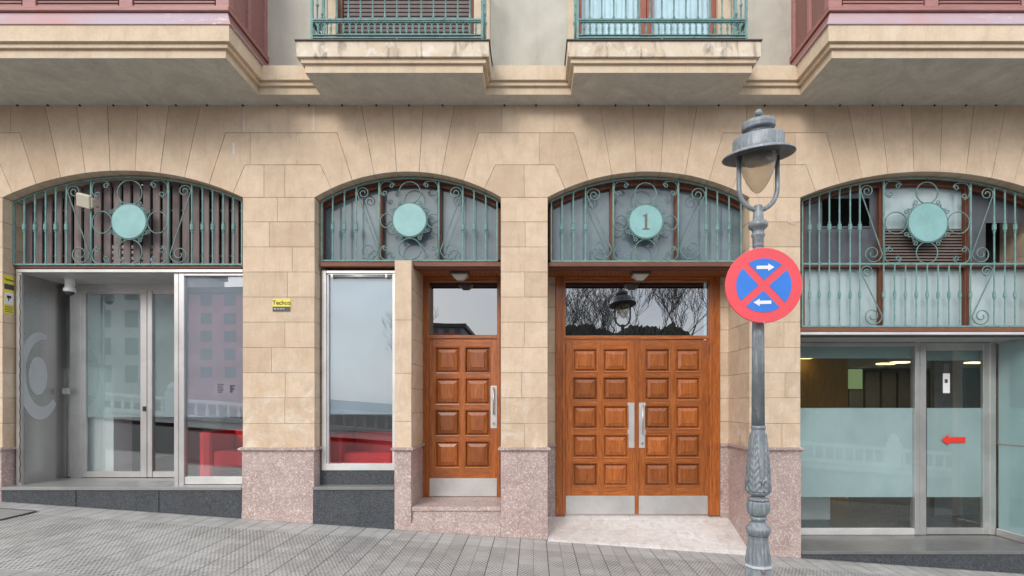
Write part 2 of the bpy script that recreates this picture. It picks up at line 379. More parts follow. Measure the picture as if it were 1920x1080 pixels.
def m_pave():
    s = NB('grey_paving_tiles')
    x, y, z = s.xyz()
    T = .165
    wob = s.math('MULTIPLY', s.math('SUBTRACT', s.noise(2.2, 3), .5), .010)
    xs = s.math('DIVIDE', s.math('ADD', x, wob), T); ys = s.math('DIVIDE', s.math('ADD', y, 0.02), T)
    fx = s.math('FRACT', xs); fy = s.math('FRACT', ys)
    def edge(f, wd): return s.math('LESS_THAN', s.math('MINIMUM', f, s.math('SUBTRACT', 1.0, f)), wd)
    alt = s.math('GREATER_THAN', s.math('FRACT', s.math('MULTIPLY', s.math('FLOOR', s.math('ADD', xs, .5)), .5)), .25)
    jx = s.math('MULTIPLY', edge(fx, .032), s.math('MULTIPLY_ADD', alt, .5, .45))
    jy = s.math('MULTIPLY', edge(fy, .014), .3)
    cb = s.n('CombineXYZ'); s.l(s.math('FLOOR', xs), cb.inputs[0]); s.l(s.math('FLOOR', ys), cb.inputs[1])
    wn = s.n('TexWhiteNoise'); wn.noise_dimensions = '2D'; s.l(cb.outputs[0], wn.inputs['Vector'])
    c = s.ramp(wn.outputs['Value'], (0, (.34, .33, .31)), (.5, (.44, .43, .405)), (1, (.51, .50, .475)))
    c = s.mix(.42, c, s.ramp(s.noise(.9, 6, .65, .5), (.3, (.29, .29, .285)), (.7, (.47, .467, .455))))
    c = s.mix(s.math('MULTIPLY', s.ramp(s.noise(5, 6, .7), (.5, 0.0), (.7, 1.0)), .3), c, (.45, .45, .44))
    # pimples in staggered rows, only away from the plain strip by the wall
    q = .0412
    ry = s.math('DIVIDE', y, q*.86); row = s.math('FLOOR', ry)
    rx = s.math('ADD', s.math('DIVIDE', x, q), s.math('MULTIPLY', s.math('MODULO', s.math('ABSOLUTE', row), 2.0), .5))
    dx = s.math('SUBTRACT', s.math('FRACT', rx), .5); dy = s.math('SUBTRACT', s.math('FRACT', ry), .5)
    dd = s.math('SQRT', s.math('ADD', s.math('MULTIPLY', dx, dx), s.math('MULTIPLY', dy, dy)))
    dot = s.ramp(dd, (.22, 1.0), (.36, 0.0))
    wall = s.ramp(s.math('ADD', y, s.math('MULTIPLY', s.noise(1.2, 2), .05)), (0.0, 0.0), (.001, 0.0))
    far = s.math('LESS_THAN', s.math('ADD', y, s.math('MULTIPLY', s.noise(1.5, 2), .03)), -.43)
    band = s.math('LESS_THAN', y, -2.1); far = s.math('MULTIPLY', far, s.math('SUBTRACT', 1.0, band))
    dotm = s.math('MULTIPLY', s.math('MULTIPLY', dot, far), s.ramp(s.noise(2.6, 4), (.3, .35), (.6, 1.0)))
    c = s.mix(s.math('MULTIPLY', dotm, .95), c, (.045, .047, .05))
    c = s.mix(s.math('MAXIMUM', jx, jy), c, (.07, .07, .068))
    c = s.mix(s.math('MULTIPLY', band, .4), c, (.16, .16, .155))
    px_ = s.math('MULTIPLY', s.math('LESS_THAN', s.math('ABSOLUTE', s.math('ADD', x, 2.06)), .165), s.math('LESS_THAN', s.math('ABSOLUTE', s.math('ADD', y, .72)), .33))
    c = s.mix(s.math('MULTIPLY', px_, .35), c, (.17, .15, .165))
    c = s.mix(s.math('MULTIPLY', s.ramp(s.noise(1.7, 8, .75, 1.0), (.45, 0.0), (.68, 1.0)), .38), c, (.19, .185, .17))
    c = s.mix(s.math('MULTIPLY', s.ramp(s.noise(40, 3, .7), (.64, 0.0), (.70, 1.0)), .5), c, (.62, .62, .6))
    c = s.mix(s.ramp(s.math('ADD', y, s.math('MULTIPLY_ADD', s.noise(6, 5, .7), .08, .1)), (.08, 0.0), (.13, .75)), c, (.10, .095, .085))  # grime and contact shade painted into the paving along the wall foot
    gum = s.ramp(s.vor(3.1), (.030, 1.0), (.040, 0.0)); c = s.mix(s.math('MULTIPLY', gum, .65), c, (.10, .10, .10))
    h = s.math('SUBTRACT', s.math('MULTIPLY', dotm, -.5), s.math('MAXIMUM', jx, jy))
    s.bsdf(c, s.math('MULTIPLY_ADD', s.noise(3, 4), .3, .42), 0, s.bump(h, .5, .006), 0, .45); return s.mat
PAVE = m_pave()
def m_ramp():
    s = NB('pale_marble_slabs')
    b = s.n('TexBrick'); s.l(s.co, b.inputs['Vector']); b.inputs['Scale'].default_value = 1; b.inputs['Brick Width'].default_value = .55; b.inputs['Row Height'].default_value = .3
    b.inputs['Mortar Size'].default_value = .003; b.inputs['Color1'].default_value = (.56, .50, .46, 1); b.inputs['Color2'].default_value = (.74, .71, .69, 1); b.inputs['Mortar'].default_value = (.3, .27, .25, 1)
    n = s.noise(6, 7, .7, 1.5)
    c = s.mix(.5, b.outputs[0], s.ramp(n, (.3, (.42, .36, .33)), (.55, (.68, .65, .62)), (.7, (.85, .84, .82))))
    s.bsdf(c, .4, 0, None, 0, .4); return s.mat
RAMP = m_ramp()
ASPH = basic('asphalt', (.055, .055, .058), .85, 0, .2, 3, .4, 200)
KERB = basic('kerb_stone', (.26, .26, .25), .8, 0, .12, 4, .3)

# ---------------------------------------------------------------- ground
def sheet(x0, x1, y0, y1, nx, dz=0):
    m = MB()
    for i in range(nx):
        a = x0+(x1-x0)*i/nx; b = x0+(x1-x0)*(i+1)/nx
        m.face([(a, y0, gz(a, y0)+dz), (b, y0, gz(b, y0)+dz), (b, y1, gz(b, y1)+dz), (a, y1, gz(a, y1)+dz)])
    return m
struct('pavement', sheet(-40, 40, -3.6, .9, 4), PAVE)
kb = MB()
kb.face([(-40, -3.78, gz(-40, -3.6)), (40, -3.78, gz(40, -3.6)), (40, -3.6, gz(40, -3.6)), (-40, -3.6, gz(-40, -3.6))])
kb.face([(-40, -3.78, gz(-40, -3.6)), (40, -3.78, gz(40, -3.6)), (40, -3.78, gz(40, -3.6)-.2), (-40, -3.78, gz(-40, -3.6)-.2)])
struct('kerb', kb, KERB)
struct('road', sheet(-150, 150, -220, -3.7, 4, -.13), ASPH)
fp = sheet(-60, 60, -19, -13, 4, .02); struct('far_pavement', fp, KERB)

# ---------------------------------------------------------------- building root
B = thing('apartment_building', 'sandstone apartment building with arched ground floor openings, wrought iron grilles and overhanging balconies', 'building', (0, 0, 0))

# --- stone blocks with V joints
def inset(poly, g):
    n = len(poly); A = sum(poly[i][0]*poly[(i+1) % n][1]-poly[(i+1) % n][0]*poly[i][1] for i in range(n))
    sg = 1 if A > 0 else -1; o = []
    for i in range(n):
        a, b, c = poly[i-1], poly[i], poly[(i+1) % n]
        def nn(p, q):
            dx, dy = q[0]-p[0], q[1]-p[1]; l = math.hypot(dx, dy) or 1e-9; return (-dy/l*sg, dx/l*sg)
        n1, n2 = nn(a, b), nn(b, c); k = g/max(.3, 1+n1[0]*n2[0]+n1[1]*n2[1])
        o.append((b[0]+(n1[0]+n2[0])*k, b[1]+(n1[1]+n2[1])*k))
    return o
def block(mb, poly, mapf, g=.0035, dep=.006):
    q = inset(poly, g); n = len(poly); base = len(mb.v)
    jit = random.uniform(-.0012, .0012)
    mb.v += [mapf(u, v, jit) for u, v in q] + [mapf(u, v, dep) for u, v in poly]
    mb.f.append(tuple(base+i for i in range(n))); mb.m.append(0); mb.s.append(False)
    for i in range(n):
        j = (i+1) % n
        mb.f.append((base+i, base+j, base+n+j, base+n+i)); mb.m.append(2 if abs(poly[i][0]-poly[j][0]) < 1e-6 else 1); mb.s.append(False)
front = lambda u, v, h: (u, h, v)
K = D/F
def w2(pts): return [((x-VX)*K, CZ+(VY-y)*K) for x, y in pts]
YT, Y1, Y2, YS = 190, 249, 309, 370
OPEN = {  # cx, half width, apex y, full joint angles, stepped angles
    1: (230, 225, 320, (.044, .132, .22), (.31, .40)),
    2: (764.7, 174.5, 322, (.062, .186), (.31, .434)),
    3: (1216, 189, 322, (.058, .174), (.29, .406)),
    4: (1738, 237, 322, (.04, .12, .20), (.27, .35))}
LIM = {1: ((20, -20, -40), (457, 469, 495)), 2: ((588, 557, 534), (941, 1011, 983)),
       3: ((1039, 1011, 983), (1400, 1491, 1450)), 4: ((1527, 1491, 1450), (1985, 2010, 2030))}
ARC = {}
wall = MB()
for k, (cx, hw, ap, full, step) in OPEN.items():
    rise = YS-ap; Rr = (hw*hw+rise*rise)/(2*rise); cy = ap+Rr; te = math.asin(hw/Rr); ARC[k] = (cx, cy, Rr, te)
    A = lambda t: (cx+Rr*sin(t), cy-Rr*cos(t))
    Ln = lambda t, y: (cx+tan(t)*(cy-y), y)
    def arc(a, b, n=6): return [A(a+(b-a)*i/n) for i in range(n+1)]
    ths = [-t for t in reversed(full)] + list(full)
    for a, b in zip(ths, ths[1:]):
        block(wall, w2(arc(a, b) + [Ln(b, YT), Ln(a, YT)]), front)
    for s in (-1, 1):
        l1, l2, l3 = LIM[k][0 if s < 0 else 1]
        a, b, c = s*full[-1], s*step[0], s*step[1]
        block(wall, w2(arc(a, b) + [Ln(b, Y1), (l1, Y1), (l1, YT), Ln(a, YT)]), front)
        block(wall, w2(arc(b, c) + [Ln(c, Y2), (l2, Y2), (l2, Y1), Ln(b, Y1)]), front)
        block(wall, w2(arc(c, s*te, 4) + [(l3, YS), (l3, Y2), Ln(c, Y2)]), front)
def rect(x0, x1, y0, y1): return w2([(x0, y1), (x1, y1), (x1, y0), (x0, y0)])
for r in ((457, 588, YT, Y1), (469, 557, Y1, Y2), (495, 534, Y2, YS), (941, 1039, YT, Y1), (1400, 1527, YT, Y1),
          (-400, -150, YT, Y1), (-150, 20, YT, Y1), (-400, -20, Y1, Y2), (-400, -200, Y2, YS), (-200, -40, Y2, YS),
          (1985, 2200, YT, Y1), (2010, 2200, Y1, Y2), (2030, 2200, Y2, YS)):
    block(wall, rect(*r), front)
COURSE = [370, 416, 463, 510, 557, 604, 651.5, 699, 746, 794, 843]
VJ = {(455, 590): [520, 505, 548, 539, None, 534, 509, 535, 534, None],
      (939, 1027): [None, 985, None, 984, None, 983, None, 978, None, 984],
      (1405, 1501): [1455, None, 1449, 1462, None, 1470, None, 1472, None, 1466],
      (-400, 5): [-100, -150, -100, -150, -100, -150, -100, -150, -100, -150], (1975, 2200): [2080]*10}
for (a, b), js in VJ.items():
    for i, j in enumerate(js):
        y0, y1 = COURSE[i], COURSE[i+1]
        if j is None: block(wall, rect(a, b, y0, y1), front)
        else: block(wall, rect(a, j, y0, y1), front); block(wall, rect(j, b, y0, y1), front)
# slim pier between window and single door
slim = MB()
for y0, y1 in ((488, 600), (600, 700), (700, 790), (790, 843)): block(slim, rect(740, 771.5, y0, y1), front)
slim.box(PX(740)+.004, PX(771.5)-.004, .008, .68, PZ(489), PZ(488)-.003)
# jambs
def jamb(px, s, d1, ys, splitd=None, wall=wall):            # s=+1: face looks to +X
    x = PX(px)
    mp_ = lambda u, v, h: (x-s*h, u, v)
    for y0, y1 in zip(ys, ys[1:]):
        parts = [(.006, d1)]
        if splitd and random.random() < .6: q = splitd*random.uniform(.8, 1.2); parts = [(.006, q), (q, d1)]
        for a, b in parts: block(wall, [(a, PZ(y1)), (b, PZ(y1)), (b, PZ(y0)), (a, PZ(y0))], mp_)
up = [c for c in COURSE if c <= 510]; 
jamb(5, 1, .30, COURSE); jamb(455, -1, .8, COURSE)
jamb(590.2, 1, .30, COURSE); jamb(939.2, -1, .8, COURSE, .33)
jamb(740, -1, .2, [488, 600, 700, 790, 843], wall=slim); jamb(771.5, 1, .74, [488, 540, 587, 634, 681, 728, 775, 843], wall=slim); obj('stone_pier', slim, [STONE, RIM, RIMV], B)
jamb(1027, 1, .72, COURSE, .33); jamb(1405, -1, .72, COURSE, .33)
jamb(1501, 1, .8, COURSE); jamb(1975, -1, .8, COURSE)
# arch soffits
for k, (cx, cy, Rr, te) in ARC.items():
    full, step = OPEN[k][3:]
    ths = [-te] + [-t for t in reversed(full+step)] + list(full+step) + [te]
    for a, b in zip(ths, ths[1:]):
        e = .5/Rr; n = 5; dpt = .42
        pts = []
        for i in range(n+1):
            t = a+e+(b-a-2*e)*i/n; pts.append(P(cx+Rr*sin(t), cy-Rr*cos(t)))
        for p, q in zip(pts, pts[1:]):
            wall.face([(p[0], .006, p[2]), (q[0], .006, q[2]), (q[0], dpt, q[2]), (p[0], dpt, p[2])], 0, True)
        g0 = P(cx+(Rr+.9)*sin(b), cy-(Rr+.9)*cos(b)); e1 = P(cx+Rr*sin(b-e), cy-Rr*cos(b-e)); e2 = P(cx+Rr*sin(b+e), cy-Rr*cos(b+e))
        if b < te:
            wall.face([(e1[0], .004, e1[2]), (e1[0], dpt, e1[2]), (g0[0], dpt, g0[2]), (g0[0], .004, g0[2])], 1)
            wall.face([(e2[0], .004, e2[2]), (e2[0], dpt, e2[2]), (g0[0], dpt, g0[2]), (g0[0], .004, g0[2])], 1)
core = MB()
for a, b, dd in ((-400, 5, .30), (455, 590.2, .30), (939.2, 1027, .68), (1405, 1501, .7), (1975, 2200, .7)):
    core.box(PX(a)+.012, PX(b)-.012, .012, dd, -3, PZ(YT))
for k, (cx, cy, Rr, te) in ARC.items():
    n = 16; q = [P(cx+(Rr+1.4)*sin(-te*1.04+2.08*te*i/n), cy-(Rr+1.4)*cos(-te*1.04+2.08*te*i/n)) for i in range(n+1)]; zt_ = PZ(YT)
    for a, b in zip(q, q[1:]):
        core.face([(a[0], .03, a[2]), (b[0], .03, b[2]), (b[0], .42, b[2]), (a[0], .42, a[2])]); core.face([(a[0], .42, a[2]), (b[0], .42, b[2]), (b[0], .42, zt_), (a[0], .42, zt_)])
obj('wall_core', core, LEAD, B)
obj('stone_wall', wall, [STONE, RIM, RIMV], B)
# upper floor render around the two french windows
ZU = CZ+4.17
WL = (PX(612), PX(919)); WR = (PX(1064), PX(1376))
ur = MB()
for a, b in ((-11, WL[0]), (WL[1], WR[0]), (WR[1], 11)): ur.box(a, b, 0, .35, ZU-.1, ZU+3.2)
for a, b in (WL, WR): ur.box(a, b, 0, .35, ZU+2.6, ZU+3.2)
obj('rendered_wall', ur, RENDER, B)

# --- plinths
def plinth(a, b, zb, d0=-.018, d1=.2, retl=0, retr=0, top=846):
    m = MB(); x0, x1 = PX(a), PX(b); m.bbox(x0, x1, d0, d1, zb, PZ(top), .004)
    return m
def moulding(a, b, yb=.2, y=846, pl=.03, pr=.03, d0=-.02):
    m = MB(); x0, x1 = PX(a), PX(b); z = PZ(y)
    for i, (h0, h1, p) in enumerate(((0, .018, .018), (.018, .040, .036), (.040, .052, .022))):
        m.bbox(x0-(p if pl else 0), x1+(p if pr else 0), d0-p, yb, z+h0, z+h1, .003)
    return m
PL = [(-400, 5, .3), (455, 590, .3), (740, 771.5, .70), (939.5, 1027, .70), (1405, 1501, .74), (1975, 2200, .74)]
for a, b, dd in PL:
    zb = min(gz(PX(a), 0), gz(PX(b), 0))-.25
    o = obj('plinth', plinth(a, b, zb, d1=dd), MARBLE, B)
    m = moulding(a, b, dd); obj('plinth_moulding', m, MARBLE, o)
bs = MB().bbox(PX(455)-.002, PX(588), -.026, .02, gz(PX(455), 0)-.3, PZ(961), .003); obj('plinth_base', bs, MARBLE, B)

# --- overhang: bay bases, string course, balconies
ZS = CZ+3.848; BZ = [(ZS, CZ+3.943), (CZ+3.943, CZ+3.994), (CZ+3.994, ZU)]
STEPY = (0, .032, .064); STEPX = (0, .038, .074)
def banded(name, x0, x1, p, ex0, ex1, mat_top=CORN):
    m = MB()
    for i, (za, zb) in enumerate(BZ):
        mi = 2 if (i == 2) else 0
        m.box(x0-ex0*STEPX[i], x1+ex1*STEPX[i], -(p+STEPY[i]), .05, za, zb, mats=[1 if i == 0 else mi, mi, mi, mi, mi, mi])
    return obj(name, m, [CORN, SOFFIT, mat_top], B)
XB = (-3.435, -2.662, -.589, .470, 2.550, 3.333)
banded('bay_base', -12, XB[0], .889, 0, 1); banded('bay_base', XB[5], 12, .889, 1, 0)
for a, b in ((XB[0], XB[1]), (XB[2], XB[3]), (XB[4], XB[5])):
    banded('string_course', a, b, .225, -1, -1)
bal = [banded('balcony', XB[1], XB[2], .64, 1, 1, BSTONE), banded('balcony', XB[3], XB[4], .64, 1, 1, BSTONE)]
for (a, b), o in zip(((XB[1], XB[2]), (XB[3], XB[4])), bal):
    obj('lead_cap', MB().box(a-.088, b+.088, -.722, .04, ZU+.001, ZU+.014), LEAD, o)
m = MB()
for a, b, c, d in ((455.8, 458.8, 202, 246), (586.5, 589.5, 200, 247), (557, 558.5, 255, 300), (436, 441, 268, 290)): m.box(PX(a), PX(b), -.003, .004, PZ(d), PZ(c))
obj('mortar_patch', m, WHITEM, B)
# rusty fixings along the wall head
for px in (34, 91, 151, 214, 277, 331, 389, 456, 520, 580, 642, 706, 767, 830, 946, 1005, 1085, 1154, 1216, 1347, 1433, 1510, 1574, 1635, 1691, 1751, 1810, 1866):
    m = MB().lathe(PX(px), -.012, [(ZS-.022, .004), (ZS-.018, .011), (ZS-.006, .012), (ZS+.004, .008)], 8); obj('drip_pin', m, BLACK, B)

# --- bays above
def bay(x0, x1, side):
    zc = ZU
    m = MB(); p0, p1, z1 = .955, .84, ZU+.225
    # sloping apron (front and side)
    xs = x1 if side > 0 else x0           # corner
    o0, o1 = (.09, -.01)
    xa, xb = xs+side*o0, xs+side*o1; xf = x0 if side > 0 else x1
    m.face([(xf, -p0, zc+.012), (xa, -p0, zc+.012), (xb, -p1, z1), (xf, -p1, z1)])
    m.face([(xa, -p0, zc+.012), (xa, .0, zc+.012), (xb, .0, z1), (xb, -p1, z1)], 1)
    m.box(min(xf, xa+side*.008), max(xf, xa+side*.008), -p0-.01, 0, zc+.001, zc+.014)
    body = obj('bay_window', MB().box(min(xf, xs-side*.03), max(xf, xs-side*.03), -.80, 0, z1-.05, z1+1.6), MAROON, B)
    obj('sloping_apron', m, [APRON, MAROON], body)
    r = MB(); a, b = sorted((xf, xb+side*.03)); r.bbox(a, b, -p1-.035, 0, z1-.002, z1+.05, .006)
    r.bbox(a, b, -p1-.02, 0, z1+.05, z1+.066, .004)
    obj('base_rail', r, MAROON, body)
    # stiles and louvred panels
    st = MB(); yf = -.84; zt = z1+1.4; zb = z1+.066
    pitch = 1.09; n = 6
    for i in range(n):
        xc = xs-side*(.07+i*pitch); st.bbox(xc-.075, xc+.075, yf, -.78, zb, zt, .005)
        xm = xc-side*pitch/2; st.bbox(xm-.02, xm+.02, yf+.008, -.78, zb+.28, zt, .004)
        lo, hi = sorted((xc-side*.09, xc-side*(pitch-.09)))
        pn = MB(); z = zb+.012
        while z < zb+.13: pn.bbox(lo, hi, yf+.008, -.79, z, z+.026, .004); z += .036
        z = zb+.15
        while z < zt: pn.bbox(lo, hi, yf+.02, -.79, z, z+.03, .004); z += .045
        obj('louvred_panel', pn, MAROON, body)
    # side returns
    for i in range(3):
        yc = -.80+.37*i; st.bbox(min(xs-side*.04, xs-side*.002), max(xs-side*.04, xs-side*.002), yc, yc+.06, zb, zt, .004)
    obj('stile', st, MAROON, body)
bay(-12, XB[0], 1); bay(XB[5], 12, -1)

# --- french windows of the first floor
def fwin(a, b, side, shutters):
    zb = ZU+.001; zt = ZU+2.6
    m = MB(); x0, x1 = a, b
    s1 = .13
    m.bbox(x0, x0+s1, -.02, .3, zb, zt, .006)
    f = obj('window_surround', m, CORN, B); obj('window_surround', MB().bbox(x1-s1*1.6, x1, -.02, .3, zb, zt, .006), CORN, B)
    i0, i1 = x0+s1, x1-s1*1.6
    g = MB(); t = .06
    g.bbox(i0, i0+t, .05, .14, zb, zt, .005); g.bbox(i1-t, i1, .05, .14, zb, zt, .005); g.bbox(i0+t, i1-t, .06, .14, zb, zb+.11, .005)
    if not shutters:
        xm = (i0+i1)/2
        g.bbox(xm-.075, xm-.004, .05, .13, zb+.11, zt, .005); g.bbox(xm+.004, xm+.075, .05, .13, zb+.11, zt, .005)
    obj('window_frame', g, BROWN if shutters else m_red, f)
    if shutters:
        s = MB(); z = zb+.11
        while z < zb+2.2:
            s.bbox(i0+t, i1-t, .075, .09, z, z+.042, .004); z += .052
        s.box(i0+t, i1-t, .10, .12, zb+.1, zt, 1)
        obj('roller_shutter', s, [SLAT, DARK], f)
    else:
        obj('pane', MB().box(i0+t, i1-t, .10, .104, zb+.1, zt), GLASS, f)
        c = MB(); N = 120
        for i in range(N):
            u0, u1 = i/N, (i+1)/N
            y = lambda u: .17+.018*sin(u*150)+.008*sin(u*61)
            c.face([(i0+(i1-i0)*u0, y(u0), zb), (i0+(i1-i0)*u1, y(u1), zb), (i0+(i1-i0)*u1, y(u1), zt), (i0+(i1-i0)*u0, y(u0), zt)], 0, True)
        obj('curtain', c, CURT, f)
    obj('window_back', MB().box(i0, i1, .34, .36, zb-.1, zt), DARK, f)
m_red = m_wood('red_brown_window_wood', (.20, .05, .028), (.28, .075, .042), (.36, .115, .07), rough=.5, coat=.05)
fwin(*WL, 1, True); fwin(*WR, 1, False)

# --- balcony railings
def cr_(pts, n=6):
    o = []
    for i in range(len(pts)-1):
        p0, p1, p2, p3 = pts[max(0, i-1)], pts[i], pts[i+1], pts[min(len(pts)-1, i+2)]
        for k in range(n):
            t = k/n
            o.append(tuple(.5*((2*b)+(-a+c)*t+(2*a-5*b+4*c-d)*t*t+(-a+3*b-3*c+d)*t**3) for a, b, c, d in zip(p0, p1, p2, p3)))
    o.append(tuple(pts[-1])); return o
def spiral(cx, cy, r0, r1, a0, turns, n=None):     # from radius r0 at angle a0 inward to r1 (image axes, y down)
    n = n or max(10, int(abs(turns)*16))
    return [(cx+(r0+(r1-r0)*i/n)*cos(a0+2*pi*turns*i/n), cy+(r0+(r1-r0)*i/n)*sin(a0+2*pi*turns*i/n)) for i in range(n+1)]
def railing(x0, x1, yf):
    m = MB(); zb = CZ+4.265; z1 = CZ+4.30; z2 = CZ+4.455; z3 = CZ+4.475
    for z, h in ((zb, .016), (z1, .012), (z2, .012), (z3, .022), (zb+.98, .03)):
        m.bbox(x0-.012, x1+.012, yf-.014, yf+.014, z, z+h, .003)
        for x in (x0, x1): m.bbox(x-.013, x+.013, yf+.014, 0, z, z+h, .003)
    for x in (x0, x1, (x0+x1)/2): m.box(x-.012, x+.012, yf-.011, yf+.011, ZU+.014, zb)
    for x in (x0, x1): m.box(x-.013, x+.013, yf-.013, yf+.013, zb, zb+1.0)
    ro = obj('railing', m, VERD, B)
    lt = MB(); zc = (z1+z2)/2+.004; rz = (z2-z1)/2-.002
    n = int(round((x1-x0)/.0735)); p = (x1-x0)/n
    for i in range(n):
        cx = x0+p*(i+.5)
        lt.tube([(cx+cos(a)*p*.62, yf, zc+sin(a)*rz) for a in [2*pi*k/16 for k in range(16)]], .0068, 5, closed=True)
        lt.tube([(cx+p/2-.014, yf, zc), (cx+p/2+.014, yf, zc)], .008, 6)
    n2 = int(round(.58/.0735))
    for x in (x0, x1):
        for i in range(n2):
            cy = yf+.0735*(i+.5)
            lt.tube([(x, cy+cos(a)*.045, zc+sin(a)*rz) for a in [2*pi*k/14 for k in range(14)]], .0068, 5, closed=True)
    obj('lattice_band', lt, VERD, ro)
    nb = 14; xs = [(x0+(x1-x0)*i/nb, yf) for i in range(1, nb)] + [(x, yf+.145*k) for x in (x0, x1) for k in (1, 2, 3)]
    for x, y in xs:
        b = MB().lathe(x, y, [(z3+.02, .018), (z3+.03, .019), (z3+.042, .012), (z3+.05, .015), (z3+.058, .010), (z3+.07, .0095), (z3+.28, .0095), (z3+.29, .018), (z3+.31, .018), (z3+.32, .0095), (zb+.98, .0095)], 8)
        obj('baluster', b, VERD, ro)
    for x in (x0, x1):
        sp = MB(); q = spiral(0, 0, .055, .012, 0, 1.6)
        sp.tube([(x, yf+.28+a, z3+.19+b) for a, b in q], .007, 6)
        q = spiral(0, 0, .045, .010, pi, -1.6)
        sp.tube([(x, yf+.22+a, z3+.09+b) for a, b in q], .007, 6)
        obj('scroll', sp, SCROLLM, ro)
railing(PX(585, -.61), PX(904, -.61), -.61); railing(PX(1083, -.61), PX(1399, -.61), -.61)

# ---------------------------------------------------------------- grilles
DG = .13
def grille(k, xl, xr, yb, bars, mids, disc, rings, ycol, low=None, digit=None):
    cx, cy, Rr, te = ARC[k]
    sc = D/(D+DG)
    # the grille's own arch, a little inside the stone arch, as seen at its depth
    def top(px):                         # py of the top bar under the stone arch at this px
        X = PX(px, DG); u = VX+X/K - cx
        zf = cy-math.sqrt(max(0, Rr*Rr-u*u))      # py on the front plane
        Z = PZ(zf)-.03
        return VY-(Z-CZ)*F/(D+DG)
    q = lambda a, b: P(a, b, DG)
    fr = MB()
    n = 26; xe = min(xr, 1965) if k == 4 else xr
    pts = [q(xl+(xe-xl)*i/n, top(xl+(xe-xl)*i/n)) for i in range(n+1)]
    fr.tube(pts, .011, 4, ry=.016)
    fr.tube([q(xl, top(xl)), q(xl, yb)], .012, 4, ry=.016); fr.tube([q(xe, top(xe)), q(xe, yb)], .012, 4, ry=.016)
    fr.tube([q(xl-1, yb), q(xe+1, yb)], .014, 4, ry=.018)
    if low: fr.tube([q(xl-1, low), q(xe+1, low)], .015, 4, ry=.018)
    g = obj('window_grille', fr, VERD, B)
    bot = low or yb
    def bar(x, ya, ybb, yc, f=1.0):
        X = PX(x, DG); z0, z1, zc = PZ(ybb, DG), PZ(ya, DG), PZ(yc, DG)
        h = .8 if f == 1 else .62
        pr = [(z0, .017), (z0+.02, .018), (z0+.03, .0105), (zc-.085*h, .0105), (zc-.082*h, .018), (zc-.068*h, .018), (zc-.065*h, .013), (zc-.052*h, .013), (zc-.048*h, .024), (zc+.048*h, .024), (zc+.052*h, .013), (zc+.065*h, .013), (zc+.068*h, .018), (zc+.082*h, .018), (zc+.085*h, .0105),
              (z1-.03, .0105), (z1-.02, .017), (z1, .017)]
        obj('bar', MB().lathe(X, DG, [(z, r*f) for z, r in pr], 8, sm=False), VERD, g)
    for x in list(bars)+list(mids):
        bar(x, top(x), bot, ycol) if x not in mids else obj('bar', MB().tube([q(x, top(x)), q(x, bot)], .0125, 8), VERD, g)
    m0, m1 = mids; dx, dy, dr = disc
    def sc_(pts, r=.0078, name='scroll'): obj(name, MB().tube([q(a, b) for a, b in pts], r, 6), SCROLLM, g)
    # Z scrolls between side bars and mid bars
    def zs(xa, xb, yt, yb_, mir):
        w_ = xb-xa
        rt, rb = w_*.27, w_*.40
        c1 = (xa+w_*.04+rt, yt+rt+1.5); c2 = (xb-w_*.06-rb, yb_-rb-1.5)
        s1 = spiral(*c1, rt, rt*.22, pi, 1.55)[::-1]; s2 = spiral(*c2, rb, rb*.2, 0, 1.6)
        pts = s1+s2
        if mir: pts = [(xa+xb-a, b) for a, b in pts]
        return pts
    left = max(b for b in bars if b < m0); right = min(b for b in bars if b > m1)
    sc_(zs(left, m0, top(left+8)+1, bot, False)); sc_(zs(m1, right, top(right-8)+1, bot, True))
    # corner C scrolls of the middle panel
    for sx, mm in ((1, m0), (-1, m1)):
        for sy in (1, -1):
            yy = top(mm+sx*9)+2 if sy > 0 else bot-1.5
            s = 26.0 if k != 4 else 30.0
            if k == 1: s = 31.0
            T = lambda u, v: (mm+sx*(1.5+u*s), yy+sy*(v*s))
            A_ = [T(.38+.17*math.sqrt(.08+.92*i/16)*cos(2*pi*(.25+1.15*(1-i/16))), .84+.17*math.sqrt(.08+.92*i/16)*sin(2*pi*(.25+1.15*(1-i/16)))) for i in range(17)]
            B_ = [T(.86+.17*math.sqrt(.08+.92*(1-i/16))*cos(2*pi*(.0-1.15*i/16)), .32+.17*math.sqrt(.08+.92*(1-i/16))*sin(2*pi*(.0-1.15*i/16))) for i in range(17)]
            mid = [T(*t) for t in ((.24, 1.0), (.06, .78), (.01, .5), (.08, .2), (.28, .04), (.55, .0), (.82, .04), (1.0, .16))]
            sc_(A_[:-1] + cr_([A_[-1]] + mid + [B_[0]], 3) + B_[1:], .007)
    # disc, collar ring and satellite rings
    r_ = dr*(D+DG)/F; X, Z = PX(dx, DG), PZ(dy, DG)
    dm = MB().disc(X, Z, r_, DG-.020, DG-.004, 64, bev=.003); obj('medallion', dm, DISCM, g)
    obj('ring', MB().tube([(X+cos(a)*(r_+.010), DG-.008, Z+sin(a)*(r_+.010)) for a in [2*pi*i/56 for i in range(56)]], .008, 6, closed=True), SCROLLM, g)
    for rx, ry_, ra, rb in rings:
        X2, Z2, a_, b_ = PX(rx, DG), PZ(ry_, DG), ra*(D+DG)/F, rb*(D+DG)/F
        obj('ring', MB().tube([(X2+cos(a)*a_, DG, Z2+sin(a)*b_) for a in [2*pi*i/40 for i in range(40)]], .0078, 6, closed=True), SCROLLM, g)
